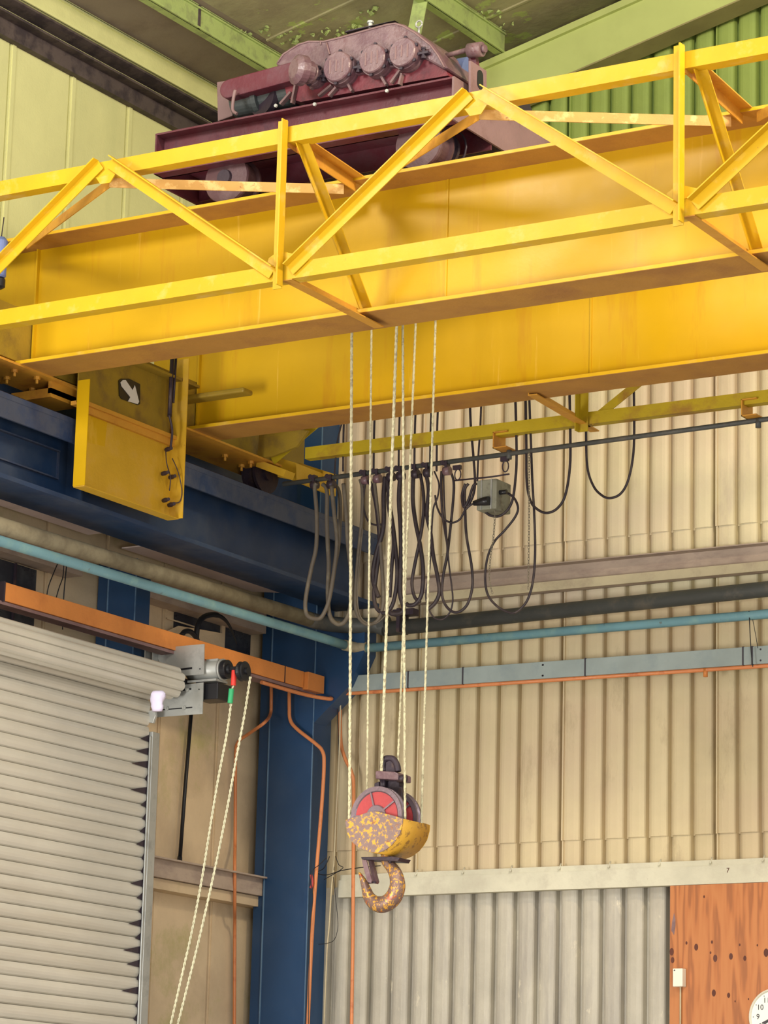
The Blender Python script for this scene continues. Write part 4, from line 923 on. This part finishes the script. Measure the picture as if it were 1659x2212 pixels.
def twisted(pts, label, y0, y1):
    P = [at(x, z, 'Y', y0+(y1-y0)*i/(len(pts)-1)) for i, (x, z) in enumerate(pts)]
    P = spline(P, 40); mb = MB(); acc = 0
    for st in range(2):
        out = []; acc = 0
        for i, p_ in enumerate(P):
            if i: acc += (p_-P[i-1]).length
            an = acc/.06*2*math.pi+st*math.pi; out.append(p_+(Vector((1,0,0))*math.cos(an)+Vector((0,1,0))*math.sin(an))*.0040)
        mb.tube(out, .0042, 6)
    o = obj('pull_rope', mb, M['pullrope']); return tag(o, label, 'rope', 'pull ropes of the shutter')
r1 = twisted([(499,1520),(490,1585),(470,1690),(452,1800),(436,1900),(415,2010),(390,2120),(366,2225)], 'cream pull rope of the shutter with red and green sleeves', ym, ym-.1)
def sleeve(nm, a, b, m_):
    pa, pb = at(*a, 'Y', ym-.01), at(*b, 'Y', ym-.01)
    return obj(nm, MB().tube([pa, pb], .0155, 14), M[m_], r1, bevel=.002)
sleeve('red_sleeve', (506,1448), (504,1481), 'redtag'); sleeve('green_sleeve', (500,1488), (497,1519), 'greentag')
obj('rope_end', MB().tube([at(505,1480,'Y',ym-.01), at(501,1489,'Y',ym-.01)], .005, 8), M['pullrope'], r1)
twisted([(541,1462),(538,1480),(528,1545),(510,1640),(492,1740),(470,1850),(446,1960),(425,2050),(400,2150),(381,2225)], 'cream pull rope hanging from the black chain wheel', ym, ym-.1)
# small white bag tied at the guide
c = at(340,1514,'Y',13.93)
mb = MB(); vs = []
for i in range(9):
    t_ = i/8; rr_ = 1.4*(.022, .026, .028, .026, .030, .034, .035, .034, .024)[i]
    for k in range(12):
        a = k*math.pi/6; rj = rr_*(1+.12*math.sin(3*a+i)); vs.append((c.x+rj*math.cos(a), c.y+rj*.6*math.sin(a), c.z-.06+.115*t_))
mb.add(vs, [(i*12+k, i*12+(k+1) % 12, (i+1)*12+(k+1) % 12, (i+1)*12+k) for i in range(8) for k in range(12)]+[tuple(range(12))[::-1], tuple(range(96,108))], True)
o = obj('plastic_bag', mb, M['lilac']); tag(o, 'small crumpled white bag stuffed under the shutter roll', 'bag')

# ================================================================ lower right: plywood, box, clock
yp = 16.13
xp0 = at(1447, 2050, 'Y', yp).x
pw = thing('plywood_panel', 'orange-brown plywood sheet with dark knots on the grey wall', 'plywood', (-7.0, yp, 2.0))
obj('sheet', MB().box(xp0, -5.6, yp, yp+.018, 1.2, 3.526), M['ply'], pw)
for x, y, r in ((1521,1937,.008),(1451,2056,.022),(1453,2074,.018),(1504,2046,.02),(1483,2037,.010),(1538,2035,.010),(1545,2070,.021),(1579,2066,.019),(1609,2070,.015),(1655,2058,.024),(1598,2041,.008),(1542,2145,.020),(1574,2150,.015),(1617,2158,.006),(1636,2042,.007),(1588,2163,.006),(1535,2058,.008)):
    c = at(x, y, 'Y', yp)
    kn = MB().add([(c.x+r*.62*math.cos(a*.524), yp-.0012, c.z+r*math.sin(a*.524)) for a in range(12)]+[(c.x+r*.62*math.cos(a*.524), yp+.001, c.z+r*math.sin(a*.524)) for a in range(12)], [tuple(range(12))]+[(i, (i+1) % 12, 12+(i+1) % 12, 12+i) for i in range(12)])
    obj('knot', kn, M['knot'], pw)
pg = MB().prism([at(x, y, 'Y', yp-.001) for x, y in ((1456,1972),(1459,1985),(1459,2000),(1456,2020),(1450,2010),(1452,1990))], (0,.001,0)); obj('split_patch', pg, M['dustypink'], pw)
q0, q1 = at(1453,2092,'Y',yp-.05), at(1474,2131,'Y',yp-.05)
jb = thing('junction_box', 'small white junction box with a cable on the plywood edge', 'junction box', q1)
obj('case', MB().box(q0.x, q1.x, yp-.05, yp, q1.z, q0.z), M['white'], jb, bevel=.004)
qa = at(1470,2133,'Y',yp-.012); obj('cable', MB().tube([qa+Vector((0,0,.01)), qa, qa+Vector((.0,0,-.3))], .005, 8), M['girtlip'], jb)
obj('screw', MB().lathe(at(1457,2096,'Y',yp-.05), (0,-1,0), [(0,.005),(.001,.005)], 8), M['dark'], jb)
cc = at(1673, 2196, 'Y', yp-.03); RC = .158
ck = thing('wall_clock', 'round white wall clock at the right edge of the plywood', 'clock', cc)
obj('case', MB().lathe((cc.x, yp, cc.z), (0,-1,0), [(0,RC),(.03,RC),(.034,RC-.006),(.03,RC-.01),(.02,RC-.012)], 64), M['white'], ck)
dl = obj('dial', MB().lathe((cc.x, yp-.018, cc.z), (0,-1,0), [(0,RC-.012),(.003,RC-.012)], 64), M['whiteface'], ck)
for h in range(1, 13):
    a = math.pi/2-h*math.pi/6
    fc = bpy.data.curves.new('numeral', 'FONT'); fc.body = str(h); fc.size = .042; fc.align_x = 'CENTER'; fc.align_y = 'CENTER'; fc.extrude = .0004
    tmp = bpy.data.objects.new('tmp', fc); COL.objects.link(tmp); bpy.context.view_layer.update()
    me = bpy.data.meshes.new_from_object(tmp.evaluated_get(bpy.context.evaluated_depsgraph_get())); bpy.data.objects.remove(tmp)
    me.materials.clear(); me.materials.append(M['ink'])
    me.transform(Matrix.Rotation(math.pi/2, 4, 'X'))
    o = bpy.data.objects.new('numeral', me); COL.objects.link(o); o.parent = ck
    o.location = Vector((cc.x+.105*math.cos(a), yp-.0225, cc.z+.105*math.sin(a)))-cc
mk = MB()
for h in range(60):
    a = h*math.pi/30; r0 = .135 if h % 5 else .131
    if h % 5 == 0: mk.lathe((cc.x+.134*math.cos(a), yp-.0212, cc.z+.134*math.sin(a)), (0,-1,0), [(0,.003),(.0006,.003)], 8)
obj('minute_mark', mk, M['ink'], ck)
a = math.radians(212)
obj('clock_hand', MB().bar((cc.x, yp-.025, cc.z), (cc.x+.12*math.cos(a), yp-.025, cc.z+.12*math.sin(a)), .006, .001, up=(0,1,0)), M['ink'], ck)
a = math.radians(205)
obj('clock_hand', MB().bar((cc.x, yp-.027, cc.z), (cc.x+.085*math.cos(a), yp-.027, cc.z+.085*math.sin(a)), .009, .001, up=(0,1,0)), M['ink'], ck)
# painted "7" on the white rail
fc = bpy.data.curves.new('seven', 'FONT'); fc.body = '7'; fc.size = .04; fc.extrude = .0005
tmp = bpy.data.objects.new('tmp', fc); COL.objects.link(tmp); bpy.context.view_layer.update()
me = bpy.data.meshes.new_from_object(tmp.evaluated_get(bpy.context.evaluated_depsgraph_get())); bpy.data.objects.remove(tmp)
me.materials.clear(); me.materials.append(M['knot']); me.transform(Matrix.Rotation(math.pi/2, 4, 'X'))
o = bpy.data.objects.new('painted_mark', me); COL.objects.link(o); q = at(1569, 1885, 'Y', 16.129)
rail = bpy.data.objects['trim_7']; o.parent = rail; o.location = q-rail.location

# ================================================================ LIGHT
w = bpy.data.worlds.new('world'); sc.world = w; w.use_nodes = True
bg = w.node_tree.nodes['Background']; bg.inputs[0].default_value = (1.0, .98, .93, 1); bg.inputs[1].default_value = .78
def area(name, loc, target, sx, sy, power, colr):
    l = bpy.data.lights.new(name, 'AREA'); l.shape = 'RECTANGLE'; l.size = sx; l.size_y = sy; l.energy = power; l.color = colr
    o = bpy.data.objects.new(name, l); COL.objects.link(o); o.location = loc
    o.rotation_euler = (Vector(target)-Vector(loc)).to_track_quat('-Z', 'Y').to_euler()
area('high_bay_lamp', (-8.9, 8.2, 8.2), (-8.6, 15.5, 4.0), .9, .9, 130, (1, .95, .86))
area('high_bay_lamp', (-3.4, 11.2, 8.6), (-6.3, 14.2, 6.0), .7, .7, 260, (1, .82, .56))
area('roof_light', (-2.0, 4.0, 9.0), (-8.5, 15.5, 4.0), 4, 3, 260, (1, .97, .9))
area('low_fill_light', (0.5, 4.0, 2.3), (-10, 14, 2.6), 3, 2.5, 380, (1, .98, .94))  # added fill from low right, brightens the shutter and side wall
area('low_fill_light', (-9.4, 5.0, 2.2), (-8.0, 16, 4.0), 2.0, 2.5, 490, (1, .97, .92))  # added fill from low left, brightens the lower end wall

sc.view_settings.view_transform = 'Standard'; sc.view_settings.look = 'None'; sc.view_settings.gamma = 1
sc.view_settings.use_curve_mapping = False; sc.view_settings.exposure = 0.0
